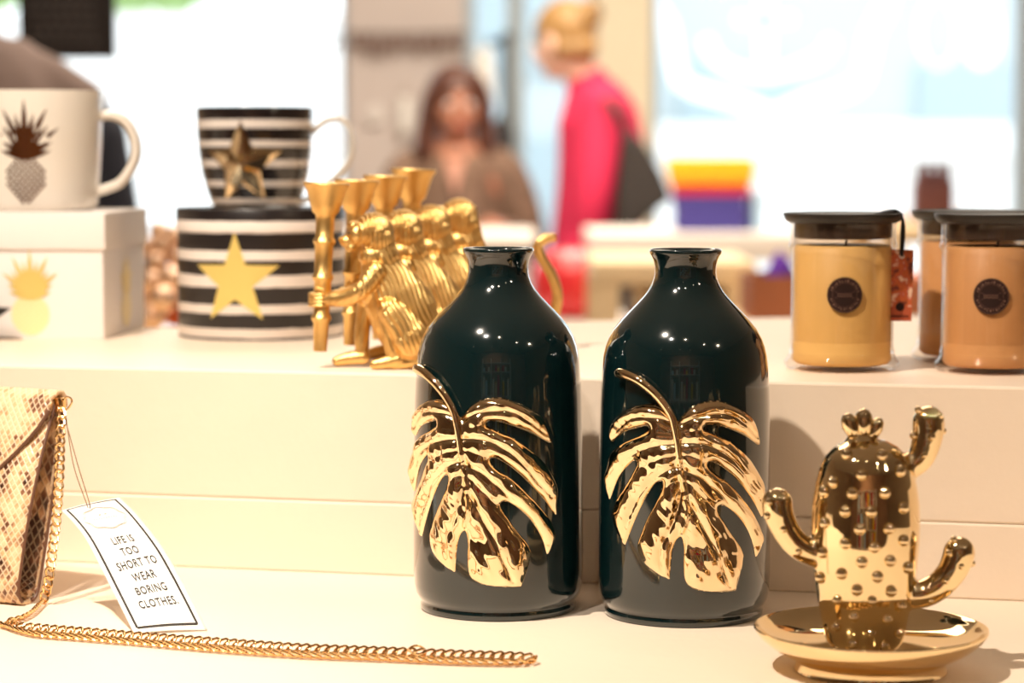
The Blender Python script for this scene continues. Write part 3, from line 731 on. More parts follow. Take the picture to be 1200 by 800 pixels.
# ------------------------------------------------------------------ gold monkey candle holders
MYK = on(440, 431, ZU); kk = MYK.y / F
def mp(x, y, d=0): return Vector(((x - 440) * kk, d, (432 - y) * kk))     # photo point -> monkey's own frame
def torch_profile():
    r = lambda p: p * kk
    zt = lambda y: (412 - y) * kk
    L = [(0, 0), (r(7.8), 0), (r(8), zt(408))]
    for y in (373, 325, 283):
        w = 8.6 + (412 - y) * .018
        L += [(r(w), zt(y + 5)), (r(w + 1.4), zt(y + 3.2)), (r(w + 2.6), zt(y)), (r(w + 1.4), zt(y - 3.2)), (r(w), zt(y - 5))]
    L += [(r(11), zt(256)), (r(12), zt(252)), (r(15.5), zt(249)), (r(19), zt(238)), (r(23), zt(224)), (r(26.5), zt(218)), (r(27.5), zt(216)), (r(27), zt(214.5)), (r(25), zt(215)), (r(21), zt(224)), (r(15), zt(240)), (0, zt(242))]
    return L
def fur(me):
    n = len(me.vertices); co = np.empty(n * 3); me.vertices.foreach_get('co', co); co = co.reshape(-1, 3)
    no = np.empty(n * 3); me.vertices.foreach_get('normal', no); no = no.reshape(-1, 3)
    x = co[:, 0] / kk + 440; z = 432 - co[:, 2] / kk; y = co[:, 1] / kk
    nz = np.array([noise.noise(Vector((a * .045, b * .03, c * .03))) for a, b, c in zip(x, y, z)])
    nz2 = np.array([noise.noise(Vector((a * .03, b * .03, c * .03 + 5))) for a, b, c in zip(x, y, z)])
    # locks run down the back and over the crown of the head
    back = 1 / (1 + np.exp(-((x - 447) - (z - 300) * .05) / 5)) * (z > 292) * (z < 412)
    head = (z < 292) * (x > 421)
    chest = (z > 300) * (z < 350) * (x <= 452) * (x > 418)
    legs = (z > 350) * (x < 450)
    ph_back = ((x - 440) * .86 + (z - 300) * -.33 + y * .35 + nz * 5) * (2 * PI / 6.2)
    ph_head = ((x - 436) * 1.0 + y * .5 - (z - 270) * .12 + nz * 5) * (2 * PI / 5.6)
    ph_leg = ((x - 430) * 1.0 + y * .7 + (z - 370) * .15 + nz * 5) * (2 * PI / 6.5)
    h = back * (np.abs(np.sin(ph_back / 2)) - .6) * 2.9 + head * (np.abs(np.sin(ph_head / 2)) - .6) * 3.4 + chest * (1 - back) * (np.abs(np.sin(ph_head / 2)) - .6) * .9 + legs * (1 - back) * (np.abs(np.sin(ph_leg / 2)) - .6) * .7 + nz2 * 1.0
    feet = (z > 415)
    h = np.where(feet, 0, h)
    co = co + no * (h * kk * .75)[:, None]; co[:, 2] = np.maximum(co[:, 2], 0)
    me.vertices.foreach_set('co', co.ravel())
def monkey_body():
    b = MB(); e = lambda x, y, d, rx, ry, rz, rot=None: b.ell(mp(x, y, d * kk), (rx * kk, ry * kk, rz * kk), rot)
    RY = lambda a: Matrix.Rotation(R(a), 3, 'Y')
    e(438, 271, 0, 22, 20, 21); e(445, 280, 0, 18, 20, 17)                       # skull and hair
    e(420, 275, 0, 13, 15, 14); e(408, 283, 0, 10, 9, 8); e(412, 290, 0, 8.5, 8.5, 6)  # face, muzzle, chin
    e(401, 281, 0, 4.5, 5, 4); e(416, 264, 0, 9, 13, 5)                           # nose, brow
    e(438, 300, 0, 18, 17, 16)                                                    # neck
    sp = MB().limb([mp(440, 300), mp(450, 322), mp(462, 346), mp(474, 371), mp(486, 396)], [r_ * kk for r_ in (18, 28, 37, 41, 36)], 24)
    b.add([(v[0], v[1] * .66, v[2]) for v in sp.v], sp.f)
    b.limb([mp(446, 268), mp(449, 286), mp(452, 302)], [14 * kk, 15 * kk, 17 * kk], 16)   # mane down the nape
    e(437, 335, 0, 17, 19, 26)
    L = lambda pts, rad: b.limb([mp(x, y, d * kk) for x, y, d in pts], [r * kk for r in rad], 14)
    for s in (-1, 1):
        L([(442, 318, 17 * s), (426, 338, 21 * s), (408, 348, 14 * s), (392, 350, 8 * s), (384, 351, 6 * s)], [12, 11, 11, 9.5, 7.5])         # arms to the torch
        b.ell(mp(446, 272, 18 * s * kk), (5 * kk, 3 * kk, 6 * kk))               # ears
    # near leg: haunch, knee, shin, foot
    L([(482, 396, -17), (464, 370, -21), (457, 361, -21)], [25, 18, 14]); L([(456, 364, -20), (458, 392, -20), (462, 414, -19)], [12.5, 9.5, 8.5]); L([(466, 421, -19), (452, 424, -20), (440, 426, -21)], [9.5, 8, 6])
    L([(484, 423, -16), (462, 425, -18)], [9, 8])
    # far leg stretched forward
    L([(478, 392, 14), (446, 364, 16), (430, 354, 16)], [20, 16, 13]); L([(430, 354, 16), (424, 384, 15), (423, 412, 14)], [12, 9.5, 8]); L([(424, 420, 14), (406, 422, 13), (394, 425, 12)], [9.5, 8, 6])
    return remeshed(b, 'body', M['brushgold'], .00055, 9, None, fur)
mbody = monkey_body(); mbody_me = mbody.data; bpy.data.objects.remove(mbody)
tmesh = MB().lathe(torch_profile(), 48, cap=False).mesh('torch', M['brushgold'])
def eye_mesh(): return MB().ell((0, 0, 0), 2.0 * kk, nu=12, nv=8).mesh('eye', M['ink'])
eyem = eye_mesh()
def monkey(px, y, label, tail, s=1.0, dy=0):
    base = on(px, y, ZU) + Vector((0, 0, 0))
    t = thing('monkey_candle_holder', base, label, 'candle holder', 'gold monkey candle holders')
    t.scale = (s, s, s)
    o = bpy.data.objects.new('body', mbody_me); C.objects.link(o); o.parent = t
    o = bpy.data.objects.new('torch', tmesh); C.objects.link(o); o.parent = t; o.location = mp(375, 412, -1 * kk); o.rotation_euler = (0, R(2.6), 0)
    for sgn in (-1, 1):
        o = bpy.data.objects.new('eye', eyem); C.objects.link(o); o.parent = t; o.location = mp(410.5, 273, 8.5 * sgn * kk)
        hand = MB()
        for i in range(4):
            zc_ = 345 + 4.2 * i
            hand.tube([mp(385, zc_, 5 * sgn * kk), mp(378, zc_, 12 * sgn * kk), mp(370, zc_, 11 * sgn * kk), mp(364.5, zc_, 5 * sgn * kk), mp(363.5, zc_, 1 * sgn * kk)], 2.3 * kk, 8)
        hand.tube([mp(386, 345, 6 * sgn * kk), mp(380, 340, 11 * sgn * kk), mp(372, 338, 10 * sgn * kk)], 2.4 * kk, 8)
        hand.build('hand', M['brushgold'], t)
    MB().tube(smooth_path([mp(*p) for p in tail], 8), interp_list([6.5 * kk] * (len(tail) - 1) + [4.5 * kk], len(tail), 8), 12).build('tail', M['brushgold'], t)
    return t
tail_low = [(500, 424, 0), (508, 424, .012), (500, 425, .022), (485, 425.5, .026)]
tail_up = [(500, 424, 0), (520, 422, .004), (545, 405, .006), (556, 372, .006), (551, 345, .004), (538, 322, .002), (533, 306, 0), (541, 298, 0), (554, 296, 0)]
monkey(440, 431, 'gold seated monkey holding a torch candle cup, front one of the row', tail_low)
monkey(474, 423.5, 'gold seated monkey candle holder, second of the row counted from the front', tail_low, 1.01)
monkey(507, 416.5, 'gold seated monkey candle holder, third of the row counted from the front', tail_low, 1.03)
monkey(540, 410.5, 'gold seated monkey candle holder, rearmost of the row, tail curling up beside the left vase', tail_up, 1.065)

# ------------------------------------------------------------------ snakeskin clutch bag
BR = on(21, 711, ZL)
bag = thing('clutch_bag', BR, 'snakeskin clutch bag with front flap and gold chain at the left edge', 'bag', rz=R(-30))
BL = .22
def sheet(name, rows, u_of, thick, m, parent, uvs=True):
    """rows: list of polylines (each same length); solid sheet via solidify"""
    nr, nc = len(rows), len(rows[0]); V = [p for r in rows for p in r]
    Fc = [(i * nc + j, i * nc + j + 1, (i + 1) * nc + j + 1, (i + 1) * nc + j) for i in range(nr - 1) for j in range(nc - 1)]
    me = bpy.data.meshes.new(name); me.from_pydata([tuple(v) for v in V], [], Fc); me.materials.append(m)
    uvl = me.uv_layers.new(name='UVMap')
    for lp in me.loops: uvl.data[lp.index].uv = u_of(lp.vertex_index // nc, lp.vertex_index % nc)
    me.polygons.foreach_set('use_smooth', [True] * len(me.polygons)); me.update()
    o = bpy.data.objects.new(name, me); C.objects.link(o); o.parent = parent
    if thick: sd = o.modifiers.new('s', 'SOLIDIFY'); sd.thickness = thick; sd.offset = 0
    return o
def arclen(P):
    a = [0]
    for p, q_ in zip(P, P[1:]): a.append(a[-1] + (Vector(q_) - Vector(p)).length)
    return a
# section of the bag shell: front panel, round bottom, back panel (y, z)
sec = smooth_path([(.0425, .139, 0), (.036, .125, 0), (.024, .096, 0), (.0125, .062, 0), (.003, .026, 0), (.0005, .010, 0), (.005, .0022, 0), (.012, .0016, 0), (.0190, .006, 0), (.0245, .022, 0), (.0330, .055, 0), (.0410, .088, 0), (.0470, .118, 0), (.0500, .141, 0)], 6)
al = arclen(sec); nxs = 24
def bulge(s): return 0.0 if s <= 0 else .004 * math.sin(PI * min(1, s))
rows = []
for i in range(nxs + 1):
    x = -BL * i / nxs
    rows.append([(x, p.x - .006 * math.sin(PI * i / nxs) * (p.x < .03), p.y) for p in sec])
sheet('bag_body', rows, lambda i, j: (BL * i / nxs, al[j]), .0024, M['snake'], bag)
# side gussets folding inward, skin coloured dark for the shade in the fold
mid_i = len(sec) // 2
for xe, sg in ((-.0015, -1), (-BL + .0015, 1)):
    rows = []
    nf = 22
    fr_ = [sec[int(k * (5.9 * 6) / nf)] for k in range(nf + 1)]
    bk_ = [sec[len(sec) - 1 - int(k * (6.0 * 6) / nf)] for k in range(nf + 1)]
    for w in (0, .2, .4, .5, .6, .8, 1):
        rows.append([(xe + sg * .016 * (1 - abs(2 * w - 1)) * (1 - .6 * k / nf), a.x * (1 - w) + b_.x * w, a.y * (1 - w) + b_.y * w) for k, (a, b_) in enumerate(zip(fr_, bk_))])
    sheet('side_gusset', rows, lambda i, j: (.3 + .006 * i, .006 * j), .0012, M['snake_shaded'], bag)
# flap: over the top edge and down the front, with a pointed lower edge
rows = []; nx_ = 40
for i in range(nx_ + 1):
    x = .0012 - (BL + .0024) * i / nx_; s = min(i, nx_ - i) / (nx_ / 2)
    d = s * BL / 2
    drop = .010 + .046 * min(1, d / .034) ** .75 + .030 * max(0, (d - .034) / .076)
    top = [Vector((0, .0525, .134)), Vector((0, .0520, .141)), Vector((0, .0490, .1450)), Vector((0, .0440, .1452)), Vector((0, .0402, .1425))]
    dirn = Vector((0, -.0125 * 1.0, -.032)).normalized()
    r_ = [p.copy() for p in top]
    for k in range(1, 13):
        q_ = top[-1] + dirn * drop * k / 12; q_.y -= .0015 + bulge(1) * .4 * math.sin(PI * s * .5); r_.append(q_)
    rows.append([(x, p.y, p.z) for p in r_])
fa = [arclen(r_) for r_ in rows]
sheet('flap', rows, lambda i, j: (.5 + BL * i / nx_, fa[i][j]), .0026, M['snake_light'], bag)
MB().tube([Vector(r_[-1]) + Vector((0, -.0008, 0)) for r_ in rows], .0013, 8).build('flap_piping', M['edge_leather'], bag)
for nm, a0_, a1_ in (('edge_piping', 0, 36), ('edge_piping', 44, len(sec) - 1)):
    MB().tube([(.0004, p.x, p.y) for p in sec[a0_:a1_]], .0012, 8).build(nm, M['edge_leather'], bag)
# ring and chain strap
bagM = Matrix.Translation(BR) @ Matrix.Rotation(R(-30), 4, 'Z'); bagI = bagM.inverted()
YR = BR.y + .035
ring = at(71, 478, YR)
MB().box(bagI @ at(70.5, 474, YR), (.007, .005, .010), bev=.001).build('strap_clasp', M['chaingold'], bag)
lw = smooth_path([bagI @ at(x, y, YR - .004) for x, y in ((73, 481), (79, 479), (84, 472), (83, 467), (78, 465), (74, 470))], 6)
MB().tube(lw, .0007, 8).build('wire_loop', M['chaingold'], bag)
lk = []
for k in range(20):
    a = 2 * PI * k / 20; lk.append(Vector((.0031 * math.cos(a) + (.0012 if math.cos(a) > 0 else -.0012), .0026 * math.sin(a), .0006 * math.sin(2 * a))))
link_me = MB().tube(lk, .00085, 8, closed=True).mesh('link', M['chaingold'])
strap = bpy.data.objects.new('chain_strap', None); C.objects.link(strap); strap.parent = bag; strap.empty_display_size = .01
zsf = ZL + .0029
hang = [at(72, 481, YR - .006), at(71, 510, YR - .010), at(69.5, 560, YR - .014), at(66, 610, YR - .02), at(61, 650, YR - .026), at(57, 680, YR - .03)]
flat_ = [on(50, 704, zsf), on(38, 716, zsf), on(24, 724, zsf), on(10, 728, zsf), on(16, 733, zsf), on(45, 736, zsf), on(90, 739.5, zsf), on(170, 746, zsf), on(250, 752, zsf), on(350, 759, zsf), on(450, 763, zsf), on(540, 767, zsf), on(600, 769, zsf), on(621, 771, zsf),
         on(622, 774, zsf), on(600, 776, zsf), on(540, 775, zsf), on(450, 771, zsf), on(350, 767, zsf), on(250, 760, zsf), on(170, 753, zsf), on(90, 746.5, zsf), on(45, 743, zsf), on(22, 738, zsf), on(-2, 731, zsf), on(-60, 726, zsf)]
path = [Vector((p.x, p.y, max(p.z, zsf))) for p in smooth_path(hang + flat_, 24)]; dist = arclen(path)
pitch = .0062; k = 0; s_ = .002; li = 0
while s_ < dist[-1]:
    while dist[li + 1] < s_: li += 1
    u = (s_ - dist[li]) / (dist[li + 1] - dist[li] + 1e-12); p = path[li].lerp(path[li + 1], u); T = (path[li + 1] - path[li]).normalized()
    flatn = Vector((0, 0, 1)) if T.z > -.5 else Vector((.5, -.87, 0))
    B_ = flatn.cross(T).normalized(); N_ = T.cross(B_)
    Rm = Matrix((T, B_, N_)).transposed() @ Matrix.Rotation(R(38), 3, 'X') @ Matrix.Rotation(R(16), 3, 'Z')
    o = bpy.data.objects.new('link', link_me); C.objects.link(o); o.parent = strap
    o.matrix_local = bagI @ (Matrix.Translation(p) @ Rm.to_4x4())
    s_ += pitch; k += 1
ex = smooth_path([bagI @ on(x, y, zsf + .002) for x, y in ((478, 761), (484, 757), (492, 757), (498, 762), (492, 766), (484, 765), (478, 761))], 6)
MB().tube(ex, .0008, 8).build('strap_ring', M['chaingold'], bag)

# ------------------------------------------------------------------ paper tag with the slogan
Lp = [(72, 598, 1.640), (86, 612, 1.634), (101, 632, 1.624), (116, 660, 1.607), (131, 690, 1.589), (144, 716, 1.574), (157, 742, 0)]
Rp = [(140, 583, 1.660), (157, 599, 1.652), (174, 619, 1.642), (192, 643, 1.628), (209, 672, 1.607), (226, 704, 1.586), (243, 738, 0)]
def edge3(P): return [at(*p) if p[2] else on(p[0], p[1], ZL + .0006) for p in P]
El, Er = smooth_path(edge3(Lp), 8), smooth_path(edge3(Rp), 8)
tg = thing('paper_tag', El[-1].lerp(Er[-1], .5), 'curved white paper tag with black frame and printed slogan, hanging beside the snakeskin bag', 'tag')
al_l = arclen(El); NT = len(El) - 1
def tagp(u, v, off=0):
    v = max(0, min(1, v)); t = v * NT; i = min(int(t), NT - 1); f = t - i
    a = El[i].lerp(El[i + 1], f); b_ = Er[i].lerp(Er[i + 1], f)
    dv = (El[i + 1] - El[i] + Er[i + 1] - Er[i]).normalized(); du = (b_ - a).normalized(); n = du.cross(dv).normalized()
    if n.y > 0: n = -n
    bend = math.sin(PI * min(1, max(0, u))) * .0012
    return a.lerp(b_, u) + n * (off + bend) - tg.location
rows = [[tagp(u / 12, v / 48) for u in range(13)] for v in range(49)]
sheet('tag_paper', rows, lambda i, j: (i / 48, j / 12), .00035, M['paper'], tg)
def strip(P, w, off=.00045):      # P list of (u, v); w width in u units
    mb = MB(); V = []
    AS = 2.1
    for i, (u, v) in enumerate(P):
        a = P[max(i - 1, 0)]; b_ = P[min(i + 1, len(P) - 1)]
        d = Vector((b_[0] - a[0], (b_[1] - a[1]) * AS)); d.normalize(); nx_, ny_ = -d.y, d.x
        V += [tagp(u - nx_ * w, v - ny_ * w / AS, off), tagp(u + nx_ * w, v + ny_ * w / AS, off)]
    return V, [(2 * i, 2 * i + 1, 2 * i + 3, 2 * i + 2) for i in range(len(P) - 1)]
bd = MB(); n = 40
ul, ur, vt, vb = .075, .90, .022, .955
bd.add(*strip([(ul, vt + (vb - vt) * i / n) for i in range(n + 1)], .016)); bd.add(*strip([(ur, vt + (vb - vt) * i / n) for i in range(n + 1)], .016))
bd.add(*strip([(ul + (ur - ul) * i / 10, vt) for i in range(11)], .010)); bd.add(*strip([(ul + (ur - ul) * i / 10, vb) for i in range(11)], .016))
bd.build('printed_frame', M['ink'], tg, False, fix=False)
cm = MB(); n = 72
for sc in (1, .93):
    pts = []
    for k in range(n + 1):
        a = 2 * PI * k / n; rr = (1 + .05 * math.cos(8 * a)) * sc
        pts.append((.49 + .33 * rr * math.cos(a), .185 + .105 * rr * math.sin(a)))
    cm.add(*strip(pts, .0035))
for k in range(10): cm.add(*strip([(.30 + .04 * k, .19), (.322 + .04 * k, .19)], .007))
for k in (0, 1): cm.add(*strip([(.43 + .09 * k, .155), (.47 + .09 * k, .153)], .010))
cm.build('printed_crest', M['faint_ink'], tg, False, fix=False)
def text_mesh(body):
    cu = bpy.data.curves.new('t', 'FONT'); cu.body = body; cu.size = 1; cu.align_x = 'CENTER'; cu.space_character = 1.12; cu.resolution_u = 3; cu.offset = .012
    o = bpy.data.objects.new('t', cu); C.objects.link(o); dg = bpy.context.evaluated_depsgraph_get(); dg.update()
    me = bpy.data.meshes.new_from_object(o.evaluated_get(dg)); vs = [v.co.copy() for v in me.vertices]; fs = [tuple(p.vertices) for p in me.polygons]
    bpy.data.objects.remove(o); bpy.data.meshes.remove(me); return vs, fs
for i, (w_, v0) in enumerate((('LIFE IS', .415), ('TOO', .497), ('SHORT TO', .580), ('WEAR', .665), ('BORING', .752), ('CLOTHES.', .842))):
    vs, fs = text_mesh(w_); xs = .112; hs = .072
    me = MB().add([tagp(.50 + (i * .004) + v.x * xs, v0 - v.y * hs + .0, .0005) for v in vs], fs)
    me.build('printed_word', M['ink'], tg, False, fix=False)
hp_ = tagp(.42, .035, .0006) + tg.location
for a in ((75, 486), (77, 487)):
    s0 = at(a[0], a[1], YR - .004)
    mid = s0.lerp(hp_, .5) + Vector((.0015 if a[0] == 75 else -.002, -.002, -.003))
    MB().tube([p - tg.location for p in smooth_path([s0, mid, hp_ + Vector((-.001 if a[0] == 77 else .001, 0, .001)), hp_ + Vector((0, -.0004, -.002))], 10)], .00035, 6).build('tag_string', M['twine'], tg)

# ------------------------------------------------------------------ people and shop furniture behind
M['skin'] = mat('skin', (.45, .19, .115), .5); M['skin2'] = mat('fair_skin', (.75, .47, .36), .5)
M['auburn'] = mat('auburn_hair', (.085, .028, .016), .5, noise_amt=.3, noise_scale=30)
M['blond'] = mat('blond_hair', (.30, .165, .055), .5, noise_amt=.3, noise_scale=30)
M['darkhair'] = mat('dark_brown_hair', (.05, .03, .02), .6)
M['blouse'] = mat('brown_patterned_blouse', (.20, .12, .08), .8, noise_amt=.8, noise_scale=30)
M['pink'] = mat('pink_knit', (.60, .016, .075), .8, noise_amt=.08, noise_scale=10)
M['blackbag'] = mat('black_leather', (.02, .014, .012), .6)
M['navy'] = mat('navy_sleeve', (.010, .013, .028), .8)
M['grey'] = mat('grey_brown_cloth', (.21, .15, .135), .9, noise_amt=.1, noise_scale=30)
M['trouser'] = mat('dark_trousers', (.05, .05, .07), .8)
M['eyew'] = mat('eye_white', (.8, .8, .78), .3); M['lips'] = mat('lips', (.45, .12, .10), .5)
def head_parts(t, c, yaw, skin, hair, style, tilt=0):
    """face, ears and hair around head centre c; yaw 0 looks at -Y"""
    Rz = Matrix.Rotation(yaw, 3, 'Z') @ Matrix.Rotation(tilt, 3, 'X'); c = Vector(c)
    P = lambda x, y, z: c + Rz @ Vector((x, y, z))
    for s in (-1, 1):
        e = MB().ell(P(.031 * s, -.083, .004), .0115, nu=14, nv=10).build('eye', M['eyew'], t)
        MB().ell(P(.031 * s, -.0915, .004), .0055, nu=12, nv=8).build('pupil', M['ink'], e)
        MB().tube([P(.014 * s, -.094, .024), P(.032 * s, -.094, .030), P(.050 * s, -.082, .024)], .003, 8).build('eyebrow', hair, t)
    MB().tube([P(-.024, -.088, -.058), P(-.010, -.097, -.055), P(0, -.098, -.057), P(.010, -.097, -.055), P(.024, -.088, -.058)], [.002, .0055, .005, .0055, .002], 10).build('lips', M['lips'], t)
    h = MB()
    if style == 'long':
        h.ell(P(0, .018, .030), (.088, .100, .095), Rz)
        for s in (-1, 1):
            h.limb([P(.045 * s, -.055, .085), P(.078 * s, -.035, .03), P(.088 * s, -.010, -.06), P(.095 * s, -.005, -.13), P(.085 * s, -.01, -.175)], [.022, .026, .032, .036, .02])
        h.limb([P(0, .07, .02), P(0, .085, -.08), P(0, .08, -.16)], [.07, .07, .05])
    if style == 'bun':
        h.ell(P(0, .016, .028), (.083, .100, .090), Rz)
        h.ell(P(.0, .108, .050), (.042, .035, .042), Rz); h.limb([P(-.05, .03, -.03), P(0, .075, -.04), P(.05, .03, -.03)], [.03, .035, .03])
    if style == 'short':
        h.ell(P(0, .016, .028), (.086, .104, .092), Rz)
        h.ell(P(0, .06, -.035), (.062, .045, .05), Rz)
    remeshed(h, 'hair', hair, .006, 3, t)
    if style == 'bun': MB().tube([P(0 + .016 * math.cos(a * .8), .144 - .002 * a, .050 + .016 * math.sin(a * .8)) for a in range(9)], .006, 8).build('hair_clip', M['darkhair'], t)
def head_volume(b, c, yaw, tilt=0):
    Rz = Matrix.Rotation(yaw, 3, 'Z') @ Matrix.Rotation(tilt, 3, 'X'); c = Vector(c); P = lambda x, y, z: c + Rz @ Vector((x, y, z))
    b.ell(P(0, .010, .022), (.076, .094, .088), Rz); b.ell(P(0, -.030, -.040), (.056, .056, .062), Rz); b.ell(P(0, -.045, -.078), (.030, .032, .026), Rz)
    b.limb([P(0, -.088, .012), P(0, -.102, -.020), P(0, -.105, -.028)], [.008, .010, .012], 10)
    for s in (-1, 1):
        b.ell(P(.079 * s, .008, -.012), (.009, .018, .030), Rz); b.ell(P(.038 * s, -.060, -.022), (.024, .022, .022), Rz)
def hand_volume(b, w, d, side, k=1.0):
    """palm and five bent fingers, from wrist w along d"""
    w = Vector(w); d = Vector(d).normalized(); a = d.cross(Vector((0, 0, 1)));
    if a.length < .1: a = Vector((0, 1, 0))
    a.normalize(); n = a.cross(d)
    b.limb([w, w + d * .035 * k, w + d * .075 * k], [.024 * k, .032 * k, .034 * k], 12)
    for i, ln in enumerate((.068, .078, .072, .056)):
        o = w + d * .085 * k + a * side * (.030 - .020 * i) * k
        b.limb([o, o + d * ln * .45 * k - n * .004, o + d * ln * .8 * k - n * .016 * k, o + d * ln * k - n * .030 * k], [.0095 * k, .0090 * k, .0085 * k, .0075 * k], 10)
    o = w + d * .025 * k + a * side * .030 * k
    b.limb([o, o + d * .03 * k + a * side * .022 * k, o + d * .062 * k + a * side * .028 * k], [.012 * k, .011 * k, .009 * k], 10)

# --- seated woman in brown blouse
wx = at(534, 118, 7.4); hc = Vector((0, -.02, 1.385)); wy = 7.4
wo = thing('person', (wx.x, wy, -.035), 'person with long auburn hair in a brown patterned blouse, sitting behind the till', 'person')
b = MB(); yaw = R(10); head_volume(b, hc, yaw, R(4))
b.limb([(0, .01, 1.34), (0, .015, 1.22)], [.052, .056]); b.limb([(0, .02, 1.20), (0, .02, 1.0), (0, .01, .78), (0, .0, .66)], [.10, .125, .125, .14])
b.ell((0, .015, 1.14), (.165, .09, .10))
for s in (-1, 1):
    b.limb([(.150 * s, .02, 1.175), (.205 * s, 0, 1.03), (.215 * s, -.03, .90)], [.055, .045, .040]); b.limb([(.215 * s, -.03, .90), (.19 * s, -.16, .96), (.13 * s, -.27, 1.02)], [.040, .034, .025])
    hand_volume(b, (.13 * s, -.27, 1.02), (-.3 * s, -.9, .05), -s, .9)
    b.limb([(.09 * s, -.02, .66), (.11 * s, -.42, .66)], [.085, .062]); b.limb([(.11 * s, -.42, .66), (.11 * s, -.38, .35), (.11 * s, -.34, .10)], [.062, .052, .038]); b.limb([(.11 * s, -.33, .05), (.11 * s, -.44, .045)], [.042, .035])
remeshed(b, 'body', M['skin'], .007, 4, wo)
cl_ = MB(); cl_.limb([(0, .02, 1.15), (0, .02, 1.0), (0, .01, .76), (0, 0, .64)], [.128, .145, .142, .155])
for s in (-1, 1):
    cl_.limb([(.06 * s, .035, 1.205), (.145 * s, .02, 1.180), (.210 * s, 0, 1.03), (.222 * s, -.03, .90)], [.05, .068, .060, .056]); cl_.limb([(.222 * s, -.03, .90), (.19 * s, -.16, .96), (.145 * s, -.24, 1.005)], [.056, .050, .042])
remeshed(cl_, 'blouse', M['blouse'], .008, 4, wo)
MB().add([(-.030, -.108, 1.215), (.030, -.108, 1.215), (.0, -.150, 1.11), (-.05, -.02, 1.26), (.05, -.02, 1.26)], [(0, 2, 1), (0, 1, 4, 3)]).build('neckline', M['skin'], wo, True)
tr = MB()
for s in (-1, 1): tr.limb([(.09 * s, -.0, .66), (.11 * s, -.42, .66)], [.098, .072]); tr.limb([(.11 * s, -.42, .66), (.11 * s, -.38, .35), (.11 * s, -.34, .12)], [.070, .060, .055])
remeshed(tr, 'trousers', M['trouser'], .009, 4, wo)
head_parts(wo, hc, yaw, M['skin'], M['auburn'], 'long', R(4))
stl = thing('stool', (wx.x, wy + .02, 0), 'dark stool carrying the seated person with auburn hair', 'stool')
MB().lathe([(0, .40), (.17, .40), (.18, .41), (.18, .425), (.16, .43), (0, .43)], 40, cap=False).build('seat', M['blackbag'], stl)
for a in range(4): MB().tube([(.10 * math.cos(PI / 4 + a * PI / 2), .10 * math.sin(PI / 4 + a * PI / 2), .40), (.19 * math.cos(PI / 4 + a * PI / 2), .19 * math.sin(PI / 4 + a * PI / 2), 0)], .014, 10).build('leg', M['frame'], stl)

# --- woman in pink, seen from behind, turned left
px_ = at(700, 200, 7.0); pw = thing('person', (px_.x, 7.0, 0), 'person with blond pinned-up hair in a bright pink sweater, seen from behind', 'person')
b = MB(); hc = Vector((at(660, 55, 7.0).x - px_.x, -.01, at(660, 50, 7.0).z + .005)); yaw = R(-128); tl = R(14)
head_volume(b, hc, yaw, tl)
b.limb([hc + Vector((.02, .0, -.05)), (-.03, .0, 1.41), (-.01, 0, 1.34)], [.052, .054, .07])
b.limb([(.0, 0, 1.32), (.02, 0, 1.15), (.01, 0, .98), (0, 0, .88)], [.10, .115, .11, .13])
for s in (-1, 1):
    y_ = .15 * s
    b.limb([(.01, y_, 1.33), (.02 - .03 * (s < 0), y_ * 1.25, 1.12), (-.03, y_ * 1.2, .99)], [.052, .042, .036]); b.limb([(-.03, y_ * 1.2, .99), (-.07, y_ * 1.2, .90), (-.10, y_ * 1.1, .80)], [.036, .030, .024])
    hand_volume(b, (-.10, y_ * 1.1, .80), (-.3, 0, -1), s, .9)
    b.limb([(.0, .085 * s, .86), (.0, .09 * s, .48), (.03, .09 * s, .09)], [.088, .058, .038]); b.limb([(.03, .09 * s, .045), (-.09, .10 * s, .04)], [.042, .034])
remeshed(b, 'body', M['skin2'], .007, 4, pw)
s_w = MB(); s_w.limb([(-.028, 0, 1.40), (.0, 0, 1.31), (.015, 0, 1.15), (.0, 0, .96), (-.01, 0, .84)], [.064, .118, .130, .132, .145])
for s in (-1, 1):
    y_ = .145 * s; s_w.limb([(.01, y_, 1.335), (.02 - .03 * (s < 0), y_ * 1.28, 1.12), (-.03, y_ * 1.22, .985)], [.072, .060, .052]); s_w.limb([(-.03, y_ * 1.22, .985), (-.07, y_ * 1.2, .90), (-.092, y_ * 1.12, .825)], [.052, .044, .038])
remeshed(s_w, 'sweater', M['pink'], .008, 4, pw)
head_parts(pw, hc, yaw, M['skin2'], M['blond'], 'bun', tl)
tr = MB(); tr.limb([(0, 0, .90), (0, 0, .80)], [.14, .145])
for s in (-1, 1): tr.limb([(.0, .085 * s, .82), (.0, .09 * s, .48), (.03, .09 * s, .12)], [.105, .075, .060])
remeshed(tr, 'trousers', M['trouser'], .009, 4, pw)
sbg = thing('shoulder_bag', (px_.x + .165, 6.76, 0), 'black shoulder bag hanging on the back of the person in pink', 'bag')
q0 = Vector((px_.x + .165, 6.76, 0)); w_ = lambda x, y: at(x, y, 6.76) - q0
bb = MB(); pl = [w_(736, 150), w_(757, 172), w_(776, 205), w_(787, 232), w_(768, 246), w_(744, 268), w_(728, 308), w_(716, 306), w_(722, 230), w_(728, 170)]
bb.add([p + Vector((0, d, 0)) for d in (-.05, .06) for p in pl], [tuple(range(9, -1, -1)), tuple(range(10, 20))] + [(i, (i + 1) % 10, 10 + (i + 1) % 10, 10 + i) for i in range(10)])
o = bb.build('bag_body', M['blackbag'], sbg, True, 30); bv = o.modifiers.new('b', 'BEVEL'); bv.width = .018; bv.segments = 3
MB().tube(smooth_path([w_(738, 160), w_(716, 122), w_(700, 120) + Vector((0, .12, 0)), w_(724, 170) + Vector((0, .10, 0))], 8), .012, 8, flat=.4).build('strap', M['blackbag'], sbg)

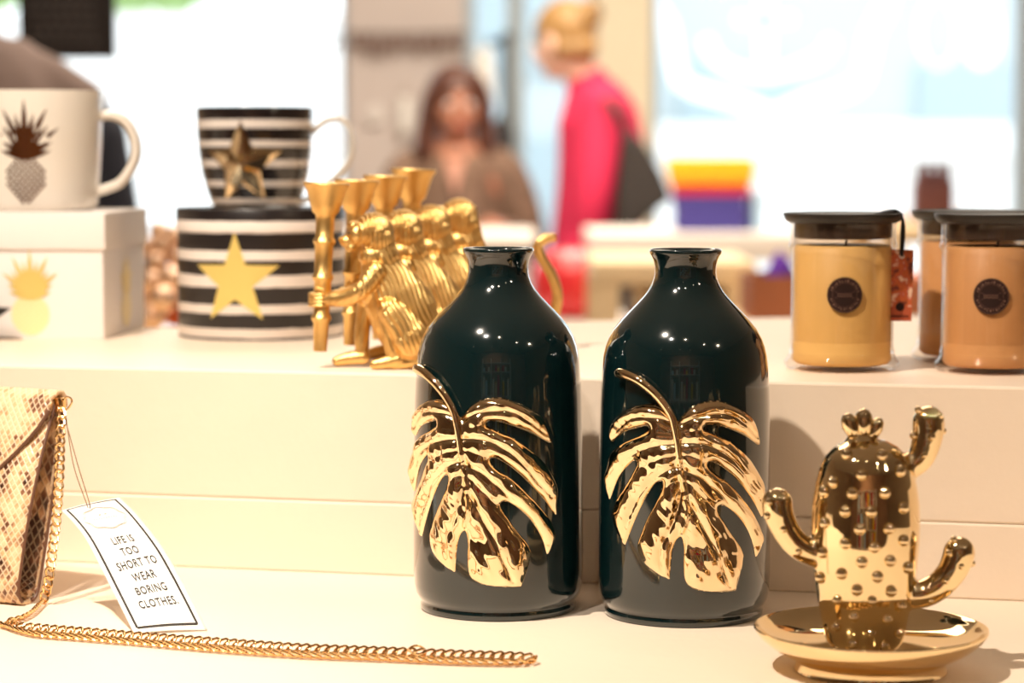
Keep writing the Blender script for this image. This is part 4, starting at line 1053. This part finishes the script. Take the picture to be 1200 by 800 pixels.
# --- person at the left, from behind, bending away
lp = Vector((at(-8, 90, 4.0).x, 4.0, -.045)); lo_ = thing('person', lp, 'person in a grey brown top with dark navy sleeves, standing behind the pineapple mug', 'person')
b = MB(); hc = Vector((-.20, -.02, 1.43)); yaw = R(160)
head_volume(b, hc, yaw, R(10)); b.limb([hc + Vector((.01, 0, -.05)), (-.08, .0, 1.40), (.0, 0, 1.34)], [.056, .060, .08])
b.limb([(0, 0, 1.30), (0, 0, 1.1), (0, 0, .92), (0, 0, .86)], [.12, .135, .125, .14]); b.ell((0, 0, 1.28), (.19, .10, .11))
for s in (-1, 1):
    b.limb([(.150 * s, 0, 1.29), (.183 * s, .0, 1.13), (.195 * s, .03, 1.0)], [.052, .046, .042]); b.limb([(.195 * s, .03, .99), (.17 * s, .16, 1.03), (.14 * s, .25, 1.08)], [.042, .036, .028]); hand_volume(b, (.14 * s, .25, 1.08), (-.3 * s, .9, 0), s)
    b.limb([(.09 * s, 0, .86), (.10 * s, 0, .48), (.10 * s, .03, .09)], [.095, .065, .042]); b.limb([(.10 * s, .02, .045), (.10 * s, .14, .04)], [.045, .036])
remeshed(b, 'body', M['skin'], .007, 4, lo_)
v_ = MB(); v_.limb([(-.03, 0, 1.39), (0, 0, 1.33), (0, 0, 1.1), (0, 0, .92), (0, 0, .84)], [.075, .125, .150, .145, .158]); v_.ell((0, 0, 1.29), (.178, .112, .105)); v_.limb([(-.12, 0, 1.335), (.03, 0, 1.385), (.14, 0, 1.33)], [.05, .05, .05])
remeshed(v_, 'top', M['grey'], .008, 4, lo_)
sl = MB()
for s in (-1, 1): sl.limb([(.155 * s, 0, 1.275), (.185 * s, .0, 1.12), (.200 * s, .03, .98)], [.066, .058, .054]); sl.limb([(.200 * s, .03, .98), (.17 * s, .16, 1.03), (.145 * s, .22, 1.065)], [.052, .046, .042])
remeshed(sl, 'sleeves', M['navy'], .008, 4, lo_)
tr = MB(); tr.limb([(0, 0, .90), (0, 0, .80)], [.15, .155])
for s in (-1, 1): tr.limb([(.09 * s, 0, .82), (.10 * s, 0, .48), (.10 * s, .03, .12)], [.112, .082, .068])
remeshed(tr, 'trousers', M['trouser'], .009, 4, lo_)
head_parts(lo_, hc, yaw, M['skin'], M['darkhair'], 'short', R(10))

# --- hanging chalkboard with rows of writing too blurred to read
cbd = thing('chalkboard', at(78, 66, 5.0), 'black chalkboard hanging in front of the window, top left', 'sign')
lc = lambda x, y: at(x, y, 5.0) - cbd.location
MB().box(lc(78, -38), (.200, .018, .372), bev=.003).build('board', M['blackcard'], cbd, False)
M['chalk'] = mat('smudged_chalk', (.085, .072, .07), .9)
ch = MB()
for r_ in range(9):
    x = 34 + (r_ % 3) * 3
    while x < 112:
        w = random.uniform(4, 11)
        a_ = lc(x, 50 - r_ * 12); ch.box(a_ + Vector((w * .5 * 5 / F, -.0098, .002)), (w * 5 / F * .8, .001, .008)); x += w + 3
ch.build('chalk_writing', M['chalk'], cbd, False)
for x in (40, 108): MB().tube([lc(x, -145), Vector((lc(x, -145).x, 0, ZT - cbd.location.z))], .004, 8).build('hanging_cord', M['cord'], cbd)

# --- copper baubles on the low table behind the boxes
M['copper'] = mat('rose_copper_bauble', (.95, .60, .42), .2, .7, noise_amt=.2, noise_scale=60, bump=.5, bump_scale=160)
M['darkcopper'] = mat('dark_copper_bauble', (.42, .10, .05), .2, 1)
M['wood'] = mat('pale_wood', (.88, .68, .42), .6, noise_amt=.12, noise_scale=9)
M['whitetop'] = mat('white_table_paint', (.84, .78, .72), .6)
M['brownbox'] = mat('brown_card', (.36, .12, .055), .7, noise_amt=.2, noise_scale=10)
def table(name, x0, x1, y0, y1, z, m, label, thick=.04):
    t = thing(name, ((x0 + x1) / 2, (y0 + y1) / 2, 0), label, 'table'); w, d = x1 - x0, y1 - y0
    MB().box((0, 0, z - thick / 2), (w, d, thick), bev=.004).build('table_top', m, t)
    for a in (-1, 1):
        for b_ in (-1, 1): MB().box((a * (w / 2 - .026), b_ * (d / 2 - .026), (z - thick) / 2), (.05, .05, z - thick)).build('leg', m, t)
    return t
table('side_table', -.85, -.38, 3.1, 3.68, .925, M['wood'], 'low wooden table carrying the copper baubles behind the two gift boxes')
bi = 0
BAUB = ['rose copper bauble at the bottom of the pile, second from its left end', 'dark red copper bauble at the bottom of the pile beside the striped box', 'rose copper bauble touching the edge of the white box low in the pile',
        'rose copper bauble in the middle of the second row from the bottom', 'rose copper bauble half hidden by the striped box in the second row', 'rose copper bauble in mid height of the pile nearest the striped box',
        'rose copper bauble in mid height of the pile nearest the white box', 'small rose copper bauble above mid height, left half of the pile', 'small rose copper bauble above mid height beside the black top stripes',
        'small rose copper bauble just under the top pair', 'rose copper bauble behind the lid of the white box near the top', 'topmost rose copper bauble of the pile, right one',
        'topmost rose copper bauble of the pile, left one', 'rose copper bauble at the bottom hidden behind the striped box', 'rose copper bauble at the bottom hidden behind the white box']
for (x, y, r, dd) in [(178, 372, 17, 0), (206, 366, 18, .06), (168, 352, 15, .05), (190, 350, 16, -.04), (214, 340, 14, .05), (200, 326, 14, 0), (178, 330, 15, .03), (184, 308, 13, .04), (208, 300, 14, .05), (192, 288, 13, .05), (176, 290, 12, .07), (204, 276, 12, .05), (186, 271, 12, .06), (228, 360, 18, .1), (150, 366, 16, .1)]:
    p = at(x, y, 3.4 + dd); rr = r * 3.4 / F
    MBo = MB().ell((0, 0, 0), rr, nu=24, nv=16).build('copper_bauble', M['darkcopper'] if (x, y) == (206, 366) else M['copper'], None); MBo.location = p
    setl(MBo, BAUB[bi], 'bauble', 'copper baubles'); bi += 1

# --- tables, towels and boxes at the right behind the vases
TY = 6.1
tz = at(800, 272, TY).z
TOWEL_LIFT = .0006
t = table('display_table', at(690, 300, TY).x, at(1010, 300, TY).x, TY - .1, TY + .45, tz, M['whitetop'], 'white display table carrying the folded coloured towels', .07)
def towel(x0, x1, y0, y1, m, label, Y=TY + .12):
    a, b_ = at(x0, y1, Y), at(x1, y0, Y); w, h = b_.x - a.x, b_.z - a.z
    t = thing('folded_towel', ((a.x + b_.x) / 2, Y, a.z + TOWEL_LIFT + tz - at(800, 272, Y).z), label, 'towel', 'folded towels stacked on the white table')
    k = max(2, round(h / .014)); hh = h / k
    for i in range(k): MB().box((random.uniform(-.003, .003), 0, hh * (i + .5)), (w - random.uniform(0, .008), .22, hh * .97), bev=min(hh * .42, .006)).build('fold', m, t)
M['yel'] = mat('yellow_towel', (.95, .62, .02), .9); M['org'] = mat('orange_towel', (.95, .42, .02), .9); M['redt'] = mat('red_towel', (.62, .01, .03), .9); M['blu'] = mat('violet_blue_towel', (.075, .06, .30), .9); M['lbl'] = mat('light_blue_towel', (.55, .78, 1.0), .9)
towel(790, 872, 230, 272, M['blu'], 'violet blue folded towel at the bottom of the towel stack')
towel(788, 876, 218.5, 230, M['redt'], 'red folded towel between the blue and yellow towels')
towel(784, 880, 206, 218.5, M['org'], 'orange yellow folded towel lying on the red towel')
towel(782, 881, 187, 206, M['yel'], 'yellow folded towel topmost of the stack')
towel(876, 892, 226, 272, M['lbl'], 'light blue folded towel standing right of the violet blue towel', TY + .14)
WYt = 4.6; wz = at(780, 306, WYt).z
table('wooden_table', at(694, 310, WYt).x, at(884, 310, WYt).x, WYt - .04, WYt + .42, wz, M['wood'], 'pale wooden table behind the necks of the two vases', .045)
ct = thing('storage_crate', (at(800, 350, WYt + .2).x, WYt + .2, wz - .045 - .16), 'cream crate under the pale wooden table', 'crate')
MB().box((0, 0, .075), (.19, .3, .15), bev=.004).build('crate_body', M['creamcol'], ct); ct.location.z = wz - .215
shf = MB().box((0, 0, -.012), (.18, .30, .02)).build('shelf', M['wood'], ct)
bz_ = at(900, 372, 4.3).z
rb = thing('round_cushion', (at(672, 325, 5.2).x, 5.2, at(672, 372, 5.2).z), 'round red cushion on a low table under the person in pink', 'cushion')
MB().lathe([(0, 0), (.05, .002), (.080, .022), (.093, .055), (.094, .085), (.083, .120), (.055, .145), (.02, .150), (0, .148)], 48, cap=False).build('cover', mat('red_shiny_fabric', (.80, .03, .04), .3, coat=.4), rb)
MB().ell((0, 0, .149), (.010, .010, .005)).build('button', M['redt'], rb)
cz = rb.location.z
table('low_table', at(600, 372, 5.2).x, at(735, 372, 5.2).x, 5.06, 5.5, cz, M['whitetop'], 'low white table carrying the round red cushion')
by = 4.3
bxx = thing('cardboard_box', (at(907, 345, by).x, by, at(900, 372, by).z), 'open brown box with a purple cloth behind the yellow candle', 'box')
wdt = at(948, 345, by).x - at(880, 345, by).x
for (c_0, d_0) in (((0, -.1, .04), (wdt, .006, .078)), ((0, .1, .04), (wdt, .006, .078)), ((-wdt / 2 + .003, 0, .04), (.006, .194, .078)), ((wdt / 2 - .003, 0, .04), (.006, .194, .078)), ((0, 0, .003), (wdt - .012, .194, .006))):
    MB().box(c_0, d_0).build('panel', M['brownbox'], bxx, False)
pc = thing('purple_cloth', bxx.location + Vector((.008, 0, .006)), 'crumpled purple cloth sticking out of the brown box', 'cloth')
g = MB().limb([(0, 0, .04), (.003, 0, .08), (.0, 0, .108)], [.032, .026, .006]); remeshed(g, 'cloth', mat('purple_cloth', (.13, .03, .42), .8), .003, 2, pc)
table('low_table', at(860, 380, by).x, at(1130, 380, by).x, 4.0, 4.52, bxx.location.z, M['wood'], 'low wooden table under the open brown box')
bx2 = thing('cardboard_box', (at(1080, 355, by).x, by + .1, bxx.location.z), 'closed reddish brown box standing between the two candle jars', 'box')
MB().box((0, 0, .034), (.10, .16, .066), bev=.002).build('box_body', M['brownbox'], bx2); MB().box((0, 0, .069), (.104, .164, .012), bev=.002).build('box_lid', mat('salmon_card', (.75, .28, .17), .6), bx2)
# dark bottle carrier between the jars, on the white table's far end
BYc = 5.6
bc = thing('bottle_carrier', (at(1093, 250, BYc).x, BYc, at(1093, 262, BYc).z), 'dark reddish brown carrier of small bottles behind the orange candle', 'carrier')
M['maroon'] = mat('maroon_card', (.11, .035, .035), .7)
MB().box((0, 0, .048), (.088, .07, .094), bev=.003).build('carrier_body', M['maroon'], bc)
for i in range(4):
    for j in (0, 1):
        bo = MB().lathe([(0, .094), (.0085, .094), (.0085, .116), (.0055, .122), (.0050, .134), (.0068, .135), (.0068, .141), (0, .141)], 20, c=(-.032 + .0213 * i, -.016 + .032 * j, 0), cap=False).build('bottle_neck', M['maroon'], bc)
table('display_table', at(1020, 265, BYc).x, at(1330, 265, BYc).x, BYc - .2, BYc + .35, bc.location.z, M['wood'], 'wooden display table carrying the dark bottle carrier at the right')
for i, (x, y, r, c_0, lb) in enumerate([(1030, 252, 11, (.85, .45, .22), 'pale orange gourd beside the yellow candle lid'), (1052, 256, 9, (.80, .33, .16), 'small orange gourd right of the cord of the hang tag'), (1120, 254, 10, (.82, .50, .25), 'small tan gourd right of the dark bottle carrier')]):
    p = at(x, 262, BYc); rr = r * BYc / F
    gg = thing('gourd', (p.x, BYc - .05, bc.location.z), lb, 'gourd', 'gourds on the display table')
    MB().lathe([(0, 0), (rr * .6, .001), (rr, rr * .55), (rr * .95, rr * 1.0), (rr * .5, rr * 1.5), (.0, rr * 1.55)], 24, cap=False).build('gourd_body', mat('gourd_skin', c_0, .5), gg)
    MB().tube([(0, 0, rr * 1.5), (.003, 0, rr * 1.5 + .012)], .0025, 8).build('stem', M['twine'], gg)

# --- till counter in front of the seated woman
tc_ = thing('till_counter', (-.25, 6.45, 0), 'pale sales counter in front of the seated person', 'counter')
MB().box((0, 0, .965 / 2 + .0), (.58, .5, .96)).build('counter_base', M['whitetop'], tc_, False); MB().box((0, 0, .98), (.62, .56, .035), bev=.004).build('counter_top', M['whitetop'], tc_)

# --- things on and beside the grey pillar
py_ = YF - .16
gd = thing('token_garland', at(478, 36, py_), 'string of small dark brown tokens across the grey pillar, blurred', 'garland')
lg = lambda x, y: at(x, y, py_ - .012) - gd.location
M['token'] = mat('dark_brown_token', (.22, .14, .115), .7)
MB().tube([lg(300, 34), lg(350, 38), lg(400, 39), lg(478, 40), lg(548, 38)], .004, 6).build('string', M['cord'], gd)
tks = [(414, 14), (424, 20), (434, 24), (445, 26), (455, 20), (465, 24), (476, 17), (487, 24), (498, 18), (508, 23), (518, 20), (529, 16), (539, 22)]
for x, h in tks: MB().box(lg(x, 40 + h / 2), (.024, .012, h * YF / F), Matrix.Rotation(R(random.uniform(-12, 12)), 3, 'Y'), bev=.003).build('token', M['token'], gd)
for (x, y, w, h) in ((318, 60, 8, 30), (352, 55, 6, 14), (394, 52, 6, 12)): MB().box(lg(x, y), (w * YF / F, .012, h * YF / F), Matrix.Rotation(R(12), 3, 'Y'), bev=.003).build('token', M['token'], gd)
wp = thing('wall_plate', at(440, 134, py_), 'small round pale plate on the grey pillar', 'plate')
MB().lathe([(0, 0), (.030, 0), (.034, .006), (.030, .012), (0, .010)], 32, rot=Matrix.Rotation(PI / 2, 3, 'X'), cap=False).build('plate', M['white_card'], wp)
wp = thing('paper_bag', at(475, 156, py_ - .02), 'small white paper bag hanging on the grey pillar', 'bag')
MB().box((0, -.01, .065), (.042, .03, .13), bev=.008).build('bag_body', M['paper'], wp); MB().tube(smooth_path([(-.012, -.01, .13), (-.006, -.01, .155), (.006, -.01, .155), (.012, -.01, .13)], 6), .002, 6).build('handle', M['twine'], wp)
# coat stand with white paper bag in the narrow window bay
cs = thing('coat_stand', (at(592, 100, 8.5).x, 8.5, 0), 'black coat stand in the narrow window bay behind the seated person', 'stand')
lz = lambda x, y: at(x, y, 8.5) - cs.location
MB().tube([(0, 0, 0), (0, 0, lz(592, 38).z)], .014, 12).build('pole', M['cord'], cs)
MB().tube(smooth_path([lz(572, 46), lz(580, 50), lz(592, 46), lz(602, 42)], 6), .010, 8).build('hook', M['cord'], cs)
for a in range(3): MB().tube([(0, 0, .12), (.22 * math.cos(a * 2.1 + .4), .22 * math.sin(a * 2.1 + .4), 0)], .012, 8).build('leg', M['cord'], cs)
hb = MB().limb([lz(590, 140), lz(588, 160), lz(586, 185)], [.022, .045, .040]); remeshed(hb, 'hanging_cap', M['blackbag'], .006, 2, cs)
pb_ = thing('garment_bag', at(567, 132, 8.4), 'white rounded garment bag hanging from the black coat stand', 'bag')
MB().limb([(0, 0, .04), (0, 0, .12), (0, 0, .20)], [.038, .036, .028]).build('bag_body', M['paper'], pb_); MB().tube([(0, 0, .22), at(576, 48, 8.45) - pb_.location], .004, 6).build('hook', M['cord'], pb_)
# flowers in bucket outside door
# --- white anchor crest on the big right window
YD = YF + .092
ac = MB()
def band(P, w, y=YD):
    P = [at(a, b_, y) for a, b_ in P]; pts = smooth_path(P, 8); V = []
    for i, p in enumerate(pts):
        T = (pts[min(i + 1, len(pts) - 1)] - pts[max(i - 1, 0)]).normalized(); n = Vector((-T.z, 0, T.x)) * w; V += [p - n, p + n]
    ac.add(V, [(2 * i, 2 * i + 1, 2 * i + 3, 2 * i + 2) for i in range(len(pts) - 1)])
band([(1046, -60), (1040, 0), (1022, 40), (1015, 75), (1005, 98), (975, 112), (935, 122), (905, 134), (875, 122), (835, 110), (802, 98), (790, 70), (782, 30), (768, 0), (765, -60)], .034)
band([(896, -40), (896, 0), (896, 40), (897, 78)], .030)
band([(826, 44), (838, 68), (862, 82), (897, 88), (932, 80), (962, 66), (976, 46)], .026)
band([(862, 22), (896, 24), (930, 22)], .020)
M['decal'] = mat('white_window_decal', (.9, .9, .9), .8)
tl_ = M['decal'].node_tree; ts = node(tl_, 'ShaderNodeBsdfTranslucent'); ts.inputs[0].default_value = (.95, .97, 1, 1); tl_.links.new(ts.outputs[0], tl_.nodes['Material Output'].inputs[0])
ac.build('window_crest', M['decal'], win4, False, fix=False)
r2 = MB(); ac = r2
band([(1100 + 23 * math.cos(2 * PI * k / 24), 38 + 40 * math.sin(2 * PI * k / 24)) for k in range(25)], .006)
c9 = at(1150, 38, YD); ac.add([c9] + [at(1150 + 24 * math.cos(2 * PI * k / 32), 38 + 42 * math.sin(2 * PI * k / 32), YD) for k in range(32)], [(0, k + 1, (k + 1) % 32 + 1) for k in range(32)])
ac.build('window_crest', M['decal'], win4, False, fix=False)

# --- small ceiling lamps and the spotlight fixtures that carry the lights
M['lampmetal'] = mat('lamp_metal', (.05, .05, .05), .4, .5); M['bulb'] = mat('lamp_glow', (1, .9, .7), .5, emit=(1, .85, .62), es=60)
def fixture(p, tgt, lab, k=1.0):
    t = thing('spotlight', p, lab, 'lamp', 'ceiling spotlights'); d = (Vector(tgt) - Vector(p)).normalized(); q_ = d.to_track_quat('-Z', 'Y').to_matrix()
    MB().lathe([(.045 * k, -.004), (.048 * k, 0), (.048 * k, .09 * k), (.03 * k, .12 * k), (0, .12 * k)], 28, rot=q_, cap=False).build('housing', M['lampmetal'], t)
    MB().lathe([(0, .03 * k), (.018 * k, .03 * k)], 24, rot=q_, cap=False).build('bulb', M['bulb'], t, fix=False)
    MB().tube([q_ @ Vector((0, 0, .11 * k)), Vector((0, 0, ZT - p[2]))], .008, 8).build('rod', M['lampmetal'], t)
fixture(KEY['pos'], KEY['target'], 'spotlight above left of the camera shining on the counter')
fixture(LEFT['pos'], LEFT['target'], 'spotlight above the snakeskin bag shining straight down on it')
fixture((1.5, .5, 2.35), (.3, 1.7, .95), 'spotlight above right of the camera shining on the counter')
for p, w in zip(SMALL_LAMPS, ('near the middle behind the camera, left one', 'near the middle behind the camera, right one', 'right of the camera', 'far left behind the camera', 'right above the camera', 'far right behind the camera')):
    fixture(p, (p[0] * .8, p[1], 0), 'small round ceiling spotlight ' + w, .8)

# --- shelving and boxes added behind the camera, to be mirrored in the gold and the glaze
su = thing('reflection_shelving', (-.2, YB + .22, 0), 'white shelving unit added behind the camera, seen only in reflections', 'shelf')
for x in (-1.4, -.47, .47, 1.4): MB().box((x, 0, 1.1), (.03, .36, 2.2)).build('side_panel', M['whitetop'], su, False)
for z in (.1, .55, 1.0, 1.45, 1.9): MB().box((0, 0, z), (2.77, .34, .03)).build('shelf_board', M['whitetop'], su, False)
cols_ = [M['yel'], M['redt'], M['whitetop'], M['lbl'], M['brownbox'], M['whitetop'], M['wood'], M['pink']]
CN = ['yellow', 'red', 'white', 'light blue', 'brown', 'white', 'wooden', 'pink']; RN = ['lowest', 'second', 'third', 'fourth']; XS = [-1.2, -.95, -.7, -.25, .0, .22, .7, .93, 1.18]
PN = ['left bay left', 'left bay middle', 'left bay right', 'middle bay left', 'middle bay centre', 'middle bay right', 'right bay left', 'right bay middle', 'right bay right']
kx = 0
for z in (.115, .565, 1.015, 1.465):
    for x in (-1.2, -.95, -.7, -.25, .0, .22, .7, .93, 1.18):
        if (kx * 7) % 5 == 0: kx += 1; continue
        h = .14 + .05 * ((kx * 3) % 5)
        g = thing('reflection_box', (-.2 + x, YB + .22, z + .0005), '%s lidded box on the %s shelf added for reflections, %s' % (CN[kx % 8], RN[round((z - .115) / .45)], PN[XS.index(x)]), 'box', 'boxes on the shelving added for reflections')
        MB().box((0, 0, h / 2), (.17, .22, h), bev=.004).build('box_body', cols_[kx % 8], g); MB().box((0, 0, h + .012), (.176, .226, .024), bev=.004).build('box_lid', cols_[(kx + 2) % 8], g); kx += 1
